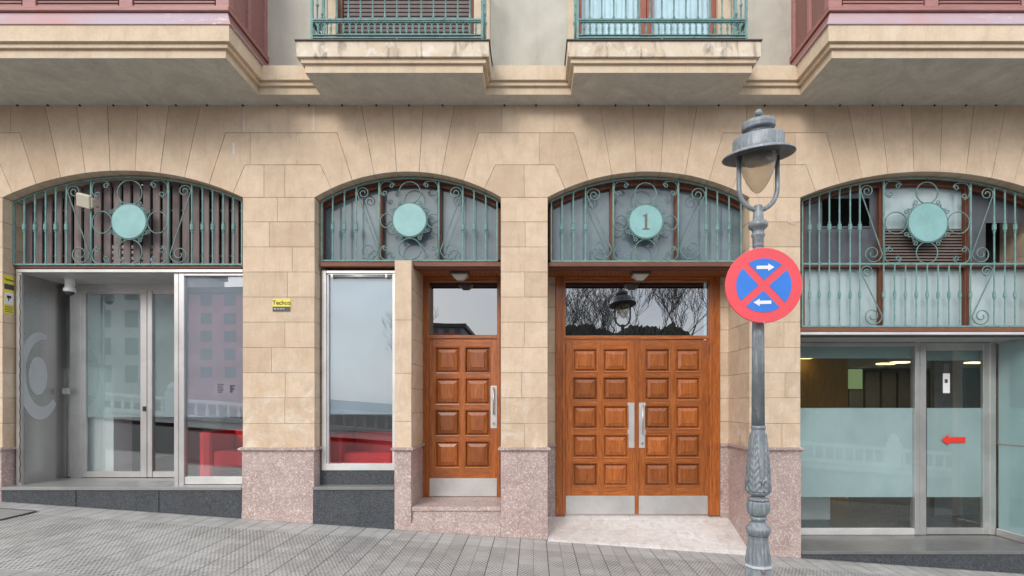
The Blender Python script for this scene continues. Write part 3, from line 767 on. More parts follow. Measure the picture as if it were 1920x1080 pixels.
    for qd in range(4):
        for s in (-1, 1):
            th = pi/4+qd*pi/2+s*.27; rs = 4.6 if k != 4 else 5.2
            c = (dx+cos(th)*(dr+rs+3), dy+sin(th)*(dr+rs+3))
            sp = spiral(*c, rs, 1.0, th-s*pi/2, s*-1.4)
            tail = [(dx+cos(th-s*(.42-.42*i/4)*.9)*(dr+2.5+(rs*.6)*i/4), dy+sin(th-s*(.42-.42*i/4)*.9)*(dr+2.5+(rs*.6)*i/4)) for i in range(3)]
            sc_(tail+sp, .0064)
    if low:
        for x in bars: bar(x, low, yb, 553, .82)
        for x in (m0, m1): bar(x, low, yb, 553, .82)
        for i in range(7): bar(m0+(m1-m0)*(i+1)/8, low, yb, 553, .82)
        sc_(zs(left, m0, low+1, yb, False)); sc_(zs(m1, right, low+1, yb, True))
    return g, (X, Z, r_)
def text_mb(s, size, font_off=0.0):
    cu = bpy.data.curves.new('t', 'FONT'); cu.body = s; cu.size = size; cu.align_x = 'CENTER'; cu.align_y = 'CENTER'; cu.offset = font_off; cu.extrude = .0006
    o = bpy.data.objects.new('t', cu); COL.objects.link(o); dg = bpy.context.evaluated_depsgraph_get(); me = o.evaluated_get(dg).to_mesh()
    m = MB()
    m.v = [tuple(v.co) for v in me.vertices]; m.f = [tuple(p.vertices) for p in me.polygons]; m.m = [0]*len(m.f); m.s = [False]*len(m.f)
    o.evaluated_get(dg).to_mesh_clear(); bpy.data.objects.remove(o); bpy.data.curves.remove(cu)
    return m
def place_text(s, size, loc, rot=None, off=0.0):
    m = text_mb(s, size, off); M = Matrix.Translation(loc) @ (rot or Matrix.Rotation(pi/2, 4, 'X')); return m.xf(M)

grille(1, 27, 454, 496, (46, 66, 86, 105, 125, 360, 380, 399, 419, 438), (171, 316), (243.5, 416, 32),
       ((243.5, 361, 23, 23), (243.5, 472, 23, 23), (191.5, 417, 18.5, 20.5), (295.5, 417, 18.5, 20.5)), 426)
grille(2, 604, 932, 489, (624, 646, 668, 868, 889, 911), (711, 823), (768.5, 413, 31),
       ((768.5, 361, 20, 20), (768.5, 467, 21, 20), (725, 414, 11.5, 13), (812, 414, 11.5, 13)), 426)
g3, dsc = grille(3, 1034, 1389, 490, (1054, 1075, 1098, 1324, 1345, 1367), (1150, 1272), (1210.5, 416, 31),
       ((1210.5, 363, 20, 20), (1210.5, 469, 20, 20), (1164.5, 418, 13, 14), (1257, 418, 13, 14)), 426)
grille(4, 1504, 1960, 612, (1518, 1536, 1555, 1574, 1594, 1612, 1864, 1884, 1903, 1925, 1944), (1657, 1820), (1738, 418, 36),
       ((1738, 361.5, 20, 20), (1738, 474, 20, 20), (1680, 418, 20.5, 20.5), (1797, 418, 20.5, 20.5)), 426, low=495)
# the numeral 1 in a serif form
X, Z, r_ = dsc
nm = MB(); y0, y1 = DG-.0245, DG-.019; h = .105
def poly_prism(m, pts, y0, y1, mi=0):
    n = len(pts); b = len(m.v); m.v += [(a, y0, c) for a, c in pts]+[(a, y1, c) for a, c in pts]
    m.f.append(tuple(range(b, b+n))); m.m.append(mi); m.s.append(False); m.f.append(tuple(range(b+n, b+2*n))[::-1]); m.m.append(mi); m.s.append(False)
    for i in range(n): j = (i+1) % n; m.f.append((b+i, b+j, b+n+j, b+n+i)); m.m.append(mi); m.s.append(False)
    return m
one = [(-.047, -.105), (.047, -.105), (.047, -.092), (.020, -.088), (.017, -.08), (.017, .105), (.006, .105), (-.012, .092), (-.042, .078), (-.042, .068), (-.017, .072), (-.015, .06), (-.015, -.08), (-.019, -.088), (-.047, -.092)]
poly_prism(nm, [(X+a, Z+b-.003) for a, b in one], y0, y1); obj('house_number', nm, INKB, g3)

# ---------------------------------------------------------------- fanlights behind the grilles
DF = .24
def arch_panel(k, xa, xb, yb, d, inset_=.03, n=30):
    cx, cy, Rr, te = ARC[k]
    xs = [PX(xa, d)+(PX(xb, d)-PX(xa, d))*i/n for i in range(n+1)]
    zt = [PZ(cy-math.sqrt(max(0, Rr*Rr-(VX+x/K-cx)**2)))-inset_ for x in xs]
    return xs, zt, PZ(yb, d)
def fan_glass(k, xa, xb, yb, mat, d=DF+.03, par=None, name='fanlight_pane', ytop=None, ins=.03):
    xs, zt, zb = arch_panel(k, xa, xb, yb, d, ins)
    if ytop: zt = [min(z, PZ(ytop, d)) for z in zt]
    m = MB(); poly_prism(m, [(xs[0], zb)]+[(xs[-1], zb)]+[(x, z) for x, z in reversed(list(zip(xs, zt)))], d, d+.008)
    return obj(name, m, mat, par)
def fan_frame(k, xl, xr, yb, mulls, t=.05):
    xs, zt, zb = arch_panel(k, xl, xr, yb, DF, .0)
    m = MB()
    for i in range(len(xs)-1):
        b = len(m.v)
        for x, z in ((xs[i], zt[i]), (xs[i+1], zt[i+1])): m.v += [(x, DF-.03, z+.02), (x, DF-.03, z-t-.035), (x, DF+.07, z-t-.035), (x, DF+.07, z+.02)]
        for j in range(4): j2 = (j+1) % 4; m.f.append((b+j, b+j2, b+4+j2, b+4+j)); m.m.append(0); m.s.append(False)
    m.bbox(PX(xl, DF), PX(xl, DF)+t, DF-.03, DF+.07, zb, zt[0]+.01, .004); m.bbox(PX(xr, DF)-t, PX(xr, DF), DF-.03, DF+.07, zb, zt[-1]+.01, .004)
    for x in mulls:
        X = PX(x, DF); i = min(range(len(xs)), key=lambda q: abs(xs[q]-X)); m.bbox(X-.028, X+.028, DF-.035, DF+.06, zb, zt[i]-.02, .004)
        m.bbox(X-.012, X+.012, DF-.05, DF-.036, zb, zt[i]-.04, .003)
    return obj('fanlight', m, BROWN, B)
# op 2 and 3
for k, xl, xr, mu, yb in ((2, 602, 941, (716, 825), 489), (3, 1030, 1399, (1147, 1268), 490)):
    f = fan_frame(k, xl, xr, yb, mu)
    e = [xl+2]+list(mu)+[xr-2]
    for a, b in zip(e, e[1:]): fan_glass(k, a, b, yb, FANL, par=f)
    t = MB(); t.bbox(PX(xl-1, .10), PX(xr, .10), .085, .33, PZ(499.5, .085), PZ(491.2, .085), .004); obj('head_beam', t, BROWNH, f)
# op 1: brown vertical boards
f1 = obj('board_screen', MB().bbox(PX(20, .2), PX(458, .2), .14, .32, PZ(503, .14), PZ(498.5, .14), .004), BROWNH, B)
x = 30
while x < 470:
    xs, zt, zb = arch_panel(1, x, x+12.5, 498, .27, .005, 3); m = MB()
    poly_prism(m, [(xs[0], zb), (xs[-1], zb)]+[(a, b) for a, b in reversed(list(zip(xs, zt)))], .262, .285); obj('board', m, SLAT, f1); x += 18.4
m = MB()
for y in (393, 478): m.pbox(10, 470, y, y+3, .29, .31)
obj('cross_rail', m, LEAD, f1)
m = MB()
for y in (460, 470, 481, 490): m.pbox(205, 306, y, y+6, .38, .40, bev=.003)
obj('white_louvre', m, WHITE, f1)
bk = MB()
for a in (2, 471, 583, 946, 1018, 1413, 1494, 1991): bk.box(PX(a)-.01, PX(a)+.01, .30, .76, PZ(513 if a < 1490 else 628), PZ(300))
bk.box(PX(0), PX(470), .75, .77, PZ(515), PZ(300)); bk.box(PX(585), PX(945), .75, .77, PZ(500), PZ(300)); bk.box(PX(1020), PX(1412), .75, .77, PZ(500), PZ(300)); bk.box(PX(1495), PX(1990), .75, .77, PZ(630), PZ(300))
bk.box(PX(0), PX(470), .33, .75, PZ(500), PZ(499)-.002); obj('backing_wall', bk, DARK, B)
# op 4
f4 = fan_frame(4, 1500, 1975, 612, (1650, 1810))
m = MB(); m.bbox(PX(1500, DF), PX(1975, DF), DF-.036, DF+.05, PZ(503, DF), PZ(494, DF), .004); obj('mid_rail', m, BROWNH, f4)
m = MB(); m.bbox(PX(1500, .1), PX(1975, .1), .09, .33, PZ(622, .1), PZ(614, .1), .004); obj('head_beam', m, BROWNH, f4)
for a, b in ((1502, 1650), (1650, 1810), (1810, 1973)): fan_glass(4, a, b, 612, FANB, par=f4, ytop=500, name='lower_pane')
def holed(k, xa, xb, yb, hx0, hx1, hy0, hy1, par):
    d = DF+.03; xs, zt, zb = arch_panel(k, xa, xb, yb, d, .03, 30); m = MB(); X0, X1, Z0, Z1 = PX(hx0, d), PX(hx1, d), PZ(hy1, d), PZ(hy0, d)
    for i in range(30):
        a, b = xs[i], xs[i+1]; c = (a+b)/2
        if X0 < c < X1:
            m.box(a, b, d, d+.008, zb, Z0)
            if min(zt[i], zt[i+1]) > Z1: m.box(a, b, d, d+.008, Z1, min(zt[i], zt[i+1]))
        else: m.box(a, b, d, d+.008, zb, min(zt[i], zt[i+1]))
    m.pbox(hx0-3, hx1+3, hy1, hy1+3, d-.012, d+.01)
    return obj('painted_panel', m, FAND, par)
holed(4, 1502, 1650, 497, 1541, 1630, 372, 424, f4); holed(4, 1810, 1973, 497, 1849, 1960, 418, 497, f4)
fan_glass(4, 1650, 1810, 429, FANB, par=f4, name='upper_pane')
m = MB(); y = 430
while y < 494: m.pbox(1652, 1808, y, y+3.3, DF+.02, DF+.05, bev=.002); y += 5.6
obj('louvre', m, basic('brown_louvre', (.17, .13, .115), .6), f4)

# ---------------------------------------------------------------- wooden doors
DD = .68
def panel_mb(x0, x1, z0, z1, y):
    m = MB(); r = .018
    def ring(a, ya, b, yb):
        A_ = [(x0+a, ya, z0+a), (x1-a, ya, z0+a), (x1-a, ya, z1-a), (x0+a, ya, z1-a)]; B_ = [(x0+b, yb, z0+b), (x1-b, yb, z0+b), (x1-b, yb, z1-b), (x0+b, yb, z1-b)]
        for i in range(4): j = (i+1) % 4; m.face([A_[i], A_[j], B_[j], B_[i]])
    ring(-.004, y-.008, .010, y-.004); ring(.010, y-.004, .018, y+.012); ring(.018, y+.012, .026, y+.032); ring(.026, y+.032, .036, y+.032); ring(.036, y+.032, .038, y+.006); ring(.038, y+.006, .080, y-.010); ring(.080, y-.010, .084, y-.016)
    a = .084; m.face([(x0+a, y-.016, z0+a), (x1-a, y-.016, z0+a), (x1-a, y-.016, z1-a), (x0+a, y-.016, z1-a)])
    return m
def leaf(x0, x1, ytop, ybot, cols, rows, kick, par):
    y = DD+.02
    xa, xb, zt, zb, zk = PX(x0, DD), PX(x1, DD), PZ(ytop, DD), PZ(ybot, DD), PZ(kick, DD)
    m = MB(); cw = [(PX(a-1.5, DD), PX(b+1.5, DD)) for a, b in cols]; rw = [(PZ(b+1.5, DD), PZ(a-1.5, DD)) for a, b in rows]
    xe = [xa]+[c for q in cw for c in q]+[xb]
    for i in range(0, len(xe), 2): m.box(xe[i], xe[i+1], y, y+.045, zb, zt, 0)
    ze = [zt]+[c for q in rw for c in (q[1], q[0])]+[zb]
    for a, b in cw:
        for i in range(0, len(ze), 2): m.box(a, b, y+.0006, y+.044, ze[i+1], ze[i], 1)
    lf = obj('leaf', m, [WOOD, WOODH], par)
    for a, b in cw:
        for c, d in rw: obj('raised_panel', panel_mb(a, b, c, d, y), WOOD, par)
    obj('kick_plate', MB().bbox(xa+.004, xb-.004, y-.004, y+.002, zb+.004, zk, .0015), KICK, par)
    for f in (.10, .48, .86):
        z = zb+(zt-zb)*f
def handle(x0, x1, ya, yb, par, pull=True, lock=True):
    y = DD+.02
    obj('push_plate', MB().bbox(PX(x0, DD), PX(x1, DD), y-.004, y+.001, PZ(yb, DD), PZ(ya, DD), .001), KICK, par)
    if pull:
        xc = PX((x0+x1)/2, DD); za, zb = PZ(ya+3, DD), PZ(yb-26, DD)
        m = MB().tube([(xc, y-.045, za), (xc, y-.045, zb)], .011, 10)
        for z in (za-.03, zb+.03): m.tube([(xc, y-.045, z), (xc, y, z)], .008, 8)
        obj('pull_handle', m, STEEL, par)
    if lock:
        m = MB().disc(PX((x0+x1)/2, DD), PZ(yb-9, DD), .022, y-.014, y, 20, bev=.003); m.disc(PX((x0+x1)/2, DD), PZ(yb-9, DD), .008, y-.016, y-.013, 12, 1); obj('lock', m, [STEEL, BLACK], par)
def wdoor(xl, xr, ytop, ybot, xtr0, xtr1, leafs, glz, name='wooden_door'):
    m = MB(); y0, y1 = DD-.005, DD+.09
    X = lambda p: PX(p, DD); Z_ = lambda p: PZ(p, DD)
    m.bbox(X(xl), X(xtr0), y0, y1, Z_(ybot), Z_(ytop), .004); m.bbox(X(xtr1), X(xr), y0, y1, Z_(ybot), Z_(ytop), .004)
    m.bbox(X(xtr0)-.012-.03, X(xtr0)-.012, y0-.018, y0, Z_(ybot), Z_(ytop+6), .004); m.bbox(X(xtr1)+.012, X(xtr1)+.042, y0-.018, y0, Z_(ybot), Z_(ytop+6), .004)
    n = m; n.bbox(X(xtr0)-.006, X(xtr1)+.006, y0+.003, y1-.003, Z_(glz[0]), Z_(ytop)-.003, .004, 1); n.bbox(X(xtr0)-.006, X(xtr1)+.006, y0+.004, y1-.004, Z_(glz[1]+6.5), Z_(glz[1]), .004, 1)
    n.bbox(X(xtr0)-.03, X(xtr1)+.03, y0-.021, y0-.001, Z_(ytop+8), Z_(ytop+1.5), .004, 1)
    f = obj(name, m, [WOOD, WOODH], B)
    obj('transom_pane', MB().box(X(xtr0), X(xtr1), DD+.035, DD+.041, Z_(glz[1]), Z_(glz[0])), DGLASS, f)
    obj('transom_back', MB().box(X(xtr0)-.1, X(xtr1)+.1, DD+.5, DD+.52, Z_(glz[1]+20), Z_(glz[0]-20)), DARK, f)
    for l in leafs: leaf(*l, f)
    return f
R4 = ((652, 698), (710.5, 757), (770, 816), (829, 876))
d1 = wdoor(793, 939, 515, 932, 805, 932, [(803.5, 932, 636, 931.5, ((817, 860), (873, 917)), R4, 897)], (528, 628))
handle(919.5, 931.5, 723, 803, d1)
R5 = ((655, 695.5), (708.5, 749), (762, 803), (816.5, 857), (870, 910.5))
d2 = wdoor(1042, 1350, 515, 966, 1060.5, 1328.5, [(1060.5, 1192, 637, 965, ((1076, 1119), (1133, 1177)), R5, 930), (1197, 1328.5, 637, 965, ((1211.5, 1255), (1269, 1312)), R5, 930)], (528, 629))
obj('meeting_stile', MB().bbox(PX(1190.5, DD), PX(1198, DD), DD+.008, DD+.03, PZ(965, DD), PZ(637, DD), .004), WOOD, d2)
handle(1177, 1190, 755, 840, d2, False, False); handle(1198.5, 1211, 755, 840, d2)
for px, par, ys in ((803, d1, (655, 745, 845)), (1059, d2, (655, 750, 845)), (1329.5, d2, (655, 750, 845)), (931.8, d1, ())):
    for y in ys: obj('hinge', MB().lathe(PX(px, DD), DD-.01, [(PZ(y+9, DD), .004), (PZ(y+8, DD), .008), (PZ(y-8, DD), .008), (PZ(y-9, DD), .004)], 8), LEAD, par)
# back returns beside the double door and around
mpb = lambda u, v, h: (u, .70+h, v)
for a, b in ((.186-.02, PX(1042, .7)), (PX(1350, .7), PX(1405)+.01)):
    br = MB()
    for y0, y1 in zip(COURSE[2:], COURSE[3:]): block(br, [(a, PZ(y1)), (b, PZ(y1)), (b, PZ(y0)), (a, PZ(y0))], mpb)
    obj('door_return', br, [STONE, RIM, RIMV], B)
    obj('door_return_plinth', MB().bbox(a, b, .69, .8, -.5, PZ(846)+.002, .003).bbox(a, b, .665, .8, PZ(846), PZ(846)+.045, .004), MARBLE, B)
# boarded soffits over the doors with bulkhead lamps
for a, b in ((771.5, 939), (1027, 1405)):
    m = MB(); x = PX(a); X1 = PX(b); z = CZ+1.80
    while x < X1: m.bbox(x, min(x+.052, X1), .12, .82, z, z+.02, .003); x += .056
    m.box(PX(a), X1, .33, .82, z+.022, z+.05, 1)
    obj('boarded_soffit', m, [CEILW, DARK], B)
    m = MB(); m.bbox(PX(a)+.002, X1-.002, .12, .17, z-.028, z-.001, .004)
    obj('soffit_edge', m, BROWNH, B)
def bulkhead(px, label):
    z = CZ+1.80; x = PX(px, .42); y = .42
    t = thing('bulkhead_lamp', label, 'lamp', (x, y, z), 'bulkhead lamps over the wooden doors')
    m = MB(); m.bbox(x-.125, x+.125, y-.08, y+.08, z-.022, z-.0005, .006)
    m.bbox(x-.125, x+.125, y-.09, y-.078, z-.045, z-.02, .004); m.bbox(x-.125, x-.11, y-.078, y+.08, z-.045, z-.02, .004); m.bbox(x+.11, x+.125, y-.078, y+.08, z-.045, z-.02, .004)
    obj('lamp_housing', m, basic('bronze_housing', (.10, .085, .065), .5), t)
    g = MB(); A_ = [(x-.105, y-.075), (x+.105, y-.075), (x+.105, y+.075), (x-.105, y+.075)]; C_ = [(x-.045, y-.03), (x+.045, y-.03), (x+.045, y+.03), (x-.045, y+.03)]
    for i in range(4): j = (i+1) % 4; g.face([(*A_[i], z-.024), (*A_[j], z-.024), (*A_[j], z-.055), (*A_[i], z-.055)]); g.face([(*A_[i], z-.055), (*A_[j], z-.055), (*C_[j], z-.115), (*C_[i], z-.115)])
    g.face([(*p, z-.115) for p in C_]); obj('diffuser', g, OPAL, t)
bulkhead(863, 'small bulkhead lamp under the boarded soffit above the narrow single door')
bulkhead(1200, 'small bulkhead lamp under the boarded soffit above the double door numbered 1')
# doorstep, ramp
m = MB(); zs_ = PZ(932, DD); m.bbox(PX(771.5)+.001, PX(939.5)-.001, .0, .80, zs_-.055, zs_, .006); m.bbox(PX(771.5)+.001, PX(939.5)-.001, .02, .78, -.6, zs_-.056, .004)
m.bbox(PX(766), PX(939.5)-.001, -.024, .019, -.6, gz(PX(800), 0)+.10, .004)
obj('doorstep', m, MARBLE, B)
m = MB(); zb = PZ(966.5, DD)
a, b = PX(1027)+.001, PX(1405)-.001
za, zb2 = gz(a, -.1)+.012, gz(b, -.1)+.012
N = 8
for i in range(N):
    for j in range(6):
        def pt(i, j):
            u = i/N; v = j/6; x = a+(b-a)*u; y = -.06+(.80+.06)*v; return (x, y, (za+(zb2-za)*u)*(1-v)+zb*v) if v < .8 else (x, y, (za+(zb2-za)*u)*(1-v)+zb*v)
        m.face([pt(i, j), pt(i+1, j), pt(i+1, j+1), pt(i, j+1)])
m.face([(a, -.06, za), (b, -.06, zb2), (b, -.06, zb2-.3), (a, -.06, za-.3)])
obj('entrance_ramp', m, RAMP, B)

# ---------------------------------------------------------------- left bank front (opening 1)
ZF1 = PZ(912, 0)                      # vestibule floor
DI = .74
m = MB(); m.bbox(PX(4), PX(455), -.035, .03, ZF1-.045, ZF1-.005, .004); m.bbox(PX(5), PX(455), .03, .8, ZF1-.04, ZF1-.004, .003)
obj('sill_ledge', m, m_steel('grey_sill', .30, .4, .3), B)
for a, b in ((5, 144), (145, 299), (300, 455)):
    obj('granite_panel', MB().bbox(PX(a)+.001, PX(b)-.001, -.015, .02, -.6, ZF1-.046, .002), GRANITE, B)
sf = MB()                             # header rail and roller guide
sf.pbox(30, 455, 504.5, 510.5, .12, .17, bev=.003); sf.pbox(30, 40, 506, 914, .13, .16, bev=.002)
s1 = obj('shopfront', sf, STEEL, B)
def bx(a, b, c, d, d0, d1, par, name, mat, bev=.004): return obj(name, MB().pbox(a, b, c, d, d0, d1, 0, bev), mat, par)
# side wall of steel, seen raking
XW = PX(38.5, .14)
obj('steel_side_wall', MB().box(XW-.02, XW, .16, DI+.05, ZF1-.01, PZ(511, .14)), STEELW, s1)
# logo film on the side wall: disc and open ring
lg = MB(); yc, zc = .40, PZ(705, .4)
def side_pt(r, a, off=0): return (XW+.006, yc+off+cos(a)*r*.50, zc+sin(a)*r)
lg.face([side_pt(.26, 2*pi*i/40, -.03) for i in range(40)])
ro_, ri_ = .60, .47
A0 = R(-62+0); n = 44
for i in range(n):
    t0, t1 = i/n, (i+1)/n
    a0_, a1_ = R(70)+t0*R(250), R(70)+t1*R(250)
    w0, w1 = .06+.12*sin(pi*min(1, t0*1.0))**.7+.05*t0, .06+.12*sin(pi*min(1, t1))**.7+.05*t1
    lg.face([side_pt(ro_, a0_), side_pt(ro_, a1_), side_pt(ro_-w1, a1_), side_pt(ro_-w0, a0_)])
obj('logo_film', lg, LGREY, s1)
# inner glass wall with door
bx(131, 152, 543, 897, DI, DI+.07, s1, 'door_jamb', STEEL); bx(131, 326, 530, 545, DI, DI+.07, s1, 'transom_rail', STEEL); bx(120, 330, 515, 529, DI+.02, DI+.07, s1, 'header_panel', STEELW)
m = MB(); m.pbox(152, 160, 545, 895, DI+.01, DI+.05, bev=.003); m.pbox(263, 275, 545, 895, DI+.01, DI+.05, bev=.003); m.pbox(160, 263, 545, 551, DI+.01, DI+.05, bev=.002); m.pbox(160, 263, 884, 895, DI+.01, DI+.05, bev=.003)
obj('door_leaf', m, STEEL, s1)
m = MB(); m.pbox(276, 285, 545, 895, DI, DI+.05, bev=.003); m.pbox(285, 330, 545, 551, DI+.01, DI+.05, bev=.002); m.pbox(285, 330, 884, 895, DI+.01, DI+.05, bev=.003)
obj('door_leaf', m, STEEL, s1)
bx(267, 272, 762, 771, DI-.005, DI+.01, s1, 'lock', BLACK, .001)
DOORG = m_glass('left_door_glass', (.92, .95, .95), 2.1)
obj('pane', MB().pbox(160, 263, 551, 884, DI+.03, DI+.036), DOORG, s1); obj('pane', MB().pbox(285, 335, 551, 884, DI+.03, DI+.036), DOORG, s1)
obj('frosted_film', MB().pbox(160, 335, 551, 782, DI+.042, DI+.043), m_frost('faint_film', (.66, .76, .76), .5), s1)
# front fixed pane
bx(326, 334.5, 512, 913, .15, .22, s1, 'post', STEEL); bx(335, 345, 512, 913, .145, .22, s1, 'post', STEEL)
bx(345, 458, 894, 908, .16, .21, s1, 'bottom_rail', m_steel('pale_rail', .72, .4, .5)); bx(345, 458, 909, 913, .15, .22, s1, 'bottom_rail', STEEL); bx(345, 458, 512, 517, .15, .21, s1, 'top_rail', STEEL)
LAVG = m_glass('left_front_glass', (.92, .94, .95), 2.25)
obj('pane', MB().pbox(345, 458, 517, 894, .18, .186), LAVG, s1)
obj('frosted_film', MB().pbox(345, 458, 517, 782, .192, .193), m_frost('lavender_film', (.66, .70, .76), .62), s1)
XP = PX(330, .2); obj('return_pane', MB().box(XP-.004, XP+.004, .22, DI, ZF1, PZ(511, .14)), GLASS, s1)
obj('vestibule_ceiling', MB().box(XW-.02, PX(455), .17, DI+.07, CZ+1.71, CZ+1.75), m_steel('ceiling_tray', .55, .5, .3), s1)
m = MB()
for (a, b, c, d) in ((404, 424, 717, 739), (426, 446, 717, 739)):
    m.pbox(a, b, c, d, .1945, .196)
nt_ = obj('notice', m, WHITE, s1)
m = MB()
for i in range(6): m.pbox(407, 420-(i % 3)*2, 720+i*3, 721+i*3, .175, .176)
m.pbox(431, 434, 722, 736, .175, .176); m.pbox(434, 440, 722, 724, .175, .176); m.pbox(434, 439, 728, 730, .175, .176)
obj('notice_print', m, DKS, s1)
cp = []
for i in range(60): cp.append((PX(37.5, .12)+.004*sin(i*1.9), .12, PZ(515+i*6.6, .12)))
obj('shutter_chain', MB().tube(cp, .005, 5), BLACK, s1)

# ---------------------------------------------------------------- window of opening 2
s2m = MB(); s2m.pbox(603, 611, 507, 881, .15, .24, bev=.003); s2m.pbox(611.5, 742, 507, 512, .15, .24, bev=.003); s2m.pbox(735.5, 741, 512, 881, .16, .24, bev=.003); s2m.pbox(603, 742, 870, 882, .147, .236, bev=.003); s2m.pbox(611.5, 616, 512, 870, .18, .24, bev=.003)
s2 = obj('shop_window', s2m, m_steel('pale_window_steel', .70, .4, .5), B)
m = MB(); m.pbox(616, 735.5, 512, 515, .17, .22, bev=.002); m.tube([P(620, 518, .17), P(732, 518, .17)], .012, 8); m.pbox(620, 624, 514, 520, .16, .18); m.pbox(722, 726, 514, 520, .16, .18)
obj('blind_rail', m, STEEL, s2)
obj('pane', MB().pbox(616, 736, 515, 870, .21, .216), m_glass('window_glass', (.93, .95, .96), 1.8), s2)
obj('frosted_film', MB().pbox(616, 736, 515, 777, .222, .223), FROSTB, s2)
m = MB(); m.bbox(PX(590.5), PX(740), .02, .3, PZ(917), PZ(912.5), .003); m.bbox(PX(588), PX(740.2), -.035, .02, PZ(918), PZ(912), .004); obj('sill_ledge', m, m_steel('sill2', .22, .4, .2), B)
obj('granite_panel', MB().pbox(598, 740, 882.5, 913.5, .16, .3), GRANITE, B)
obj('granite_panel', MB().bbox(PX(588), PX(740), -.02, .02, -.8, PZ(918.5), .002), GRANITE, B)
m = MB(); m.tube([P(655+i*1.5, 879+1.8*sin(i*1.7), .147) for i in range(18)], .003, 4); obj('chalk_scribble', m, basic('blue_chalk', (.25, .6, .7), .8), s2)

# ---------------------------------------------------------------- right bank front (opening 4)
D4 = .75; ZF4 = PZ(1032, 0)
m = MB(); m.bbox(PX(1501.5), PX(1975), -.03, .0, ZF4-.045, ZF4, .004); m.box(PX(1501.5), PX(1975), .0, .85, ZF4-.04, ZF4-.003); obj('sill_ledge', m, m_steel('slate_sill', .17, .35, .1), B)
for a, b in ((1501.5, 1670), (1670, 1830), (1830, 1975)): obj('granite_panel', MB().bbox(PX(a)+.001, PX(b)-.001, -.012, .05, -1.2, ZF4-.046, .002), GRANITE, B)
s4 = obj('shopfront', MB().pbox(1501, 1975, 622, 627.5, .10, .16, bev=.003), m_steel('bright_rail', .75, .4, .4), B)
bx(1501, 1975, 628, 631, .1, .2, s4, 'shutter_box', BLACK)
obj('vestibule_ceiling', MB().box(PX(1501), PX(1975), .16, D4+.1, PZ(632, .16), PZ(630, .16)), m_steel('ceiling_tray2', .5, .5, .3), s4)
bx(1480, 1716, 640, 649, D4, D4+.08, s4, 'top_rail', STEEL); bx(1718, 1870, 640, 647, D4, D4+.08, s4, 'top_rail', STEEL)
m = MB(); m.pbox(1716, 1725, 641, 1003, D4-.01, D4+.09, bev=.004); m.pbox(1725.5, 1737, 647, 1003, D4, D4+.07, bev=.004); obj('post', m, STEEL, s4)
m = MB(); m.pbox(1737.5, 1846, 647, 657, D4+.01, D4+.06, bev=.003); m.pbox(1844, 1856, 647, 1002, D4+.005, D4+.06, bev=.003); m.pbox(1737.5, 1844, 990, 1002, D4+.01, D4+.06, bev=.003); obj('door_leaf', m, STEEL, s4)
m = MB(); m.pbox(1857, 1868, 641, 1003, D4-.01, D4+.08, bev=.004); obj('post', m, STEEL, s4)
bx(1480, 1715, 991, 1003, D4+.01, D4+.07, s4, 'bottom_rail', m_steel('pale_rail4', .75, .4, .5))
obj('pane', MB().pbox(1470, 1716, 649, 991, D4+.03, D4+.036), GLASS, s4); obj('pane', MB().pbox(1737, 1844, 657, 990, D4+.03, D4+.036), GLASS, s4)
obj('frosted_film', MB().pbox(1470, 1716, 765, 932, D4+.045, D4+.046), FROSTT, s4); obj('frosted_film', MB().pbox(1738, 1844, 765, 932, D4+.045, D4+.046), m_frost('door_film', (.68, .78, .78), .76), s4)
obj('roller_blind', MB().pbox(1470, 1716, 649, 672, D4+.07, D4+.075), m_frost('blind_cloth', (.6, .75, .74), .9), s4)
obj('roller_blind', MB().pbox(1738, 1844, 657, 676, D4+.07, D4+.075), m_frost('blind_cloth2', (.5, .62, .62), .85), s4)
# side glazing running forward
XS = PX(1869, D4)
obj('side_rail', MB().bbox(XS-.03, XS+.03, .18, D4-.02, ZF4, PZ(1003, D4)+.10, .004), STEEL, s4)
m = MB(); m.bbox(XS-.03, XS+.03, .18, D4-.02, PZ(645, D4), PZ(632, D4)+.05, .004); obj('side_rail', m, STEEL, s4)
obj('side_pane', MB().box(XS-.004, XS+.004, .18, D4-.02, PZ(1003, D4)+.1, PZ(645, D4)), GLASS, s4)
obj('side_film', MB().box(XS+.006, XS+.007, .18, D4-.02, PZ(1003, D4)+.1, PZ(645, D4)), m_frost('side_film_m', (.76, .93, .92), .95), s4)
m = MB(); yA = D4+.022
poly_prism(m, [(PX(a, D4), PZ(b, D4)) for a, b in ((1768, 825), (1781, 815), (1781, 820), (1813, 820), (1813, 830), (1781, 830), (1781, 835))], yA, yA+.001)
obj('arrow_sticker', m, basic('red_arrow', (.75, .03, .02), .5), s4)
m = MB(); m.pbox(1768, 1781, 700, 737, D4+.024, D4+.025); m.pbox(1769, 1780, 681, 697, D4+.024, D4+.025, 1); m.pbox(1771.5, 1777, 711, 718, D4+.022, D4+.0235, 1); obj('door_sticker', m, [WHITE, DKS], s4)

# ---------------------------------------------------------------- interiors
def room(x0, x1, y0, y1, z0, z1, side=INTW, back=INTW):
    m = MB()
    m.box(x0, x1, y0, y1, z0-.1, z0, 1); m.box(x0, x1, y0, y1, z1, z1+.1, 2); m.box(x0-.1, x0, y0, y1, z0, z1, 0); m.box(x1, x1+.1, y0, y1, z0, z1, 0); m.box(x0, x1, y1, y1+.1, z0, z1, 0)
    return obj('interior_room', m, [side, INTF, INTC], B)
ra = room(-7.6, PX(748), .30, 5.5, ZF1-.02, CZ+1.78)
m = MB(); m.box(PX(0), -7.6+.9, .9, .98, ZF1, CZ+1.7); m.bbox(PX(240, 1.6), PX(310, 1.6), 3.0, 3.1, ZF1, CZ+1.7, .01); obj('partition', m, INTW, ra)
m = MB(); m.box(-7.6, -6.15, DI+.12, 1.2, ZF1, CZ+.5); obj('pale_side_panel', m, WHITE, ra)
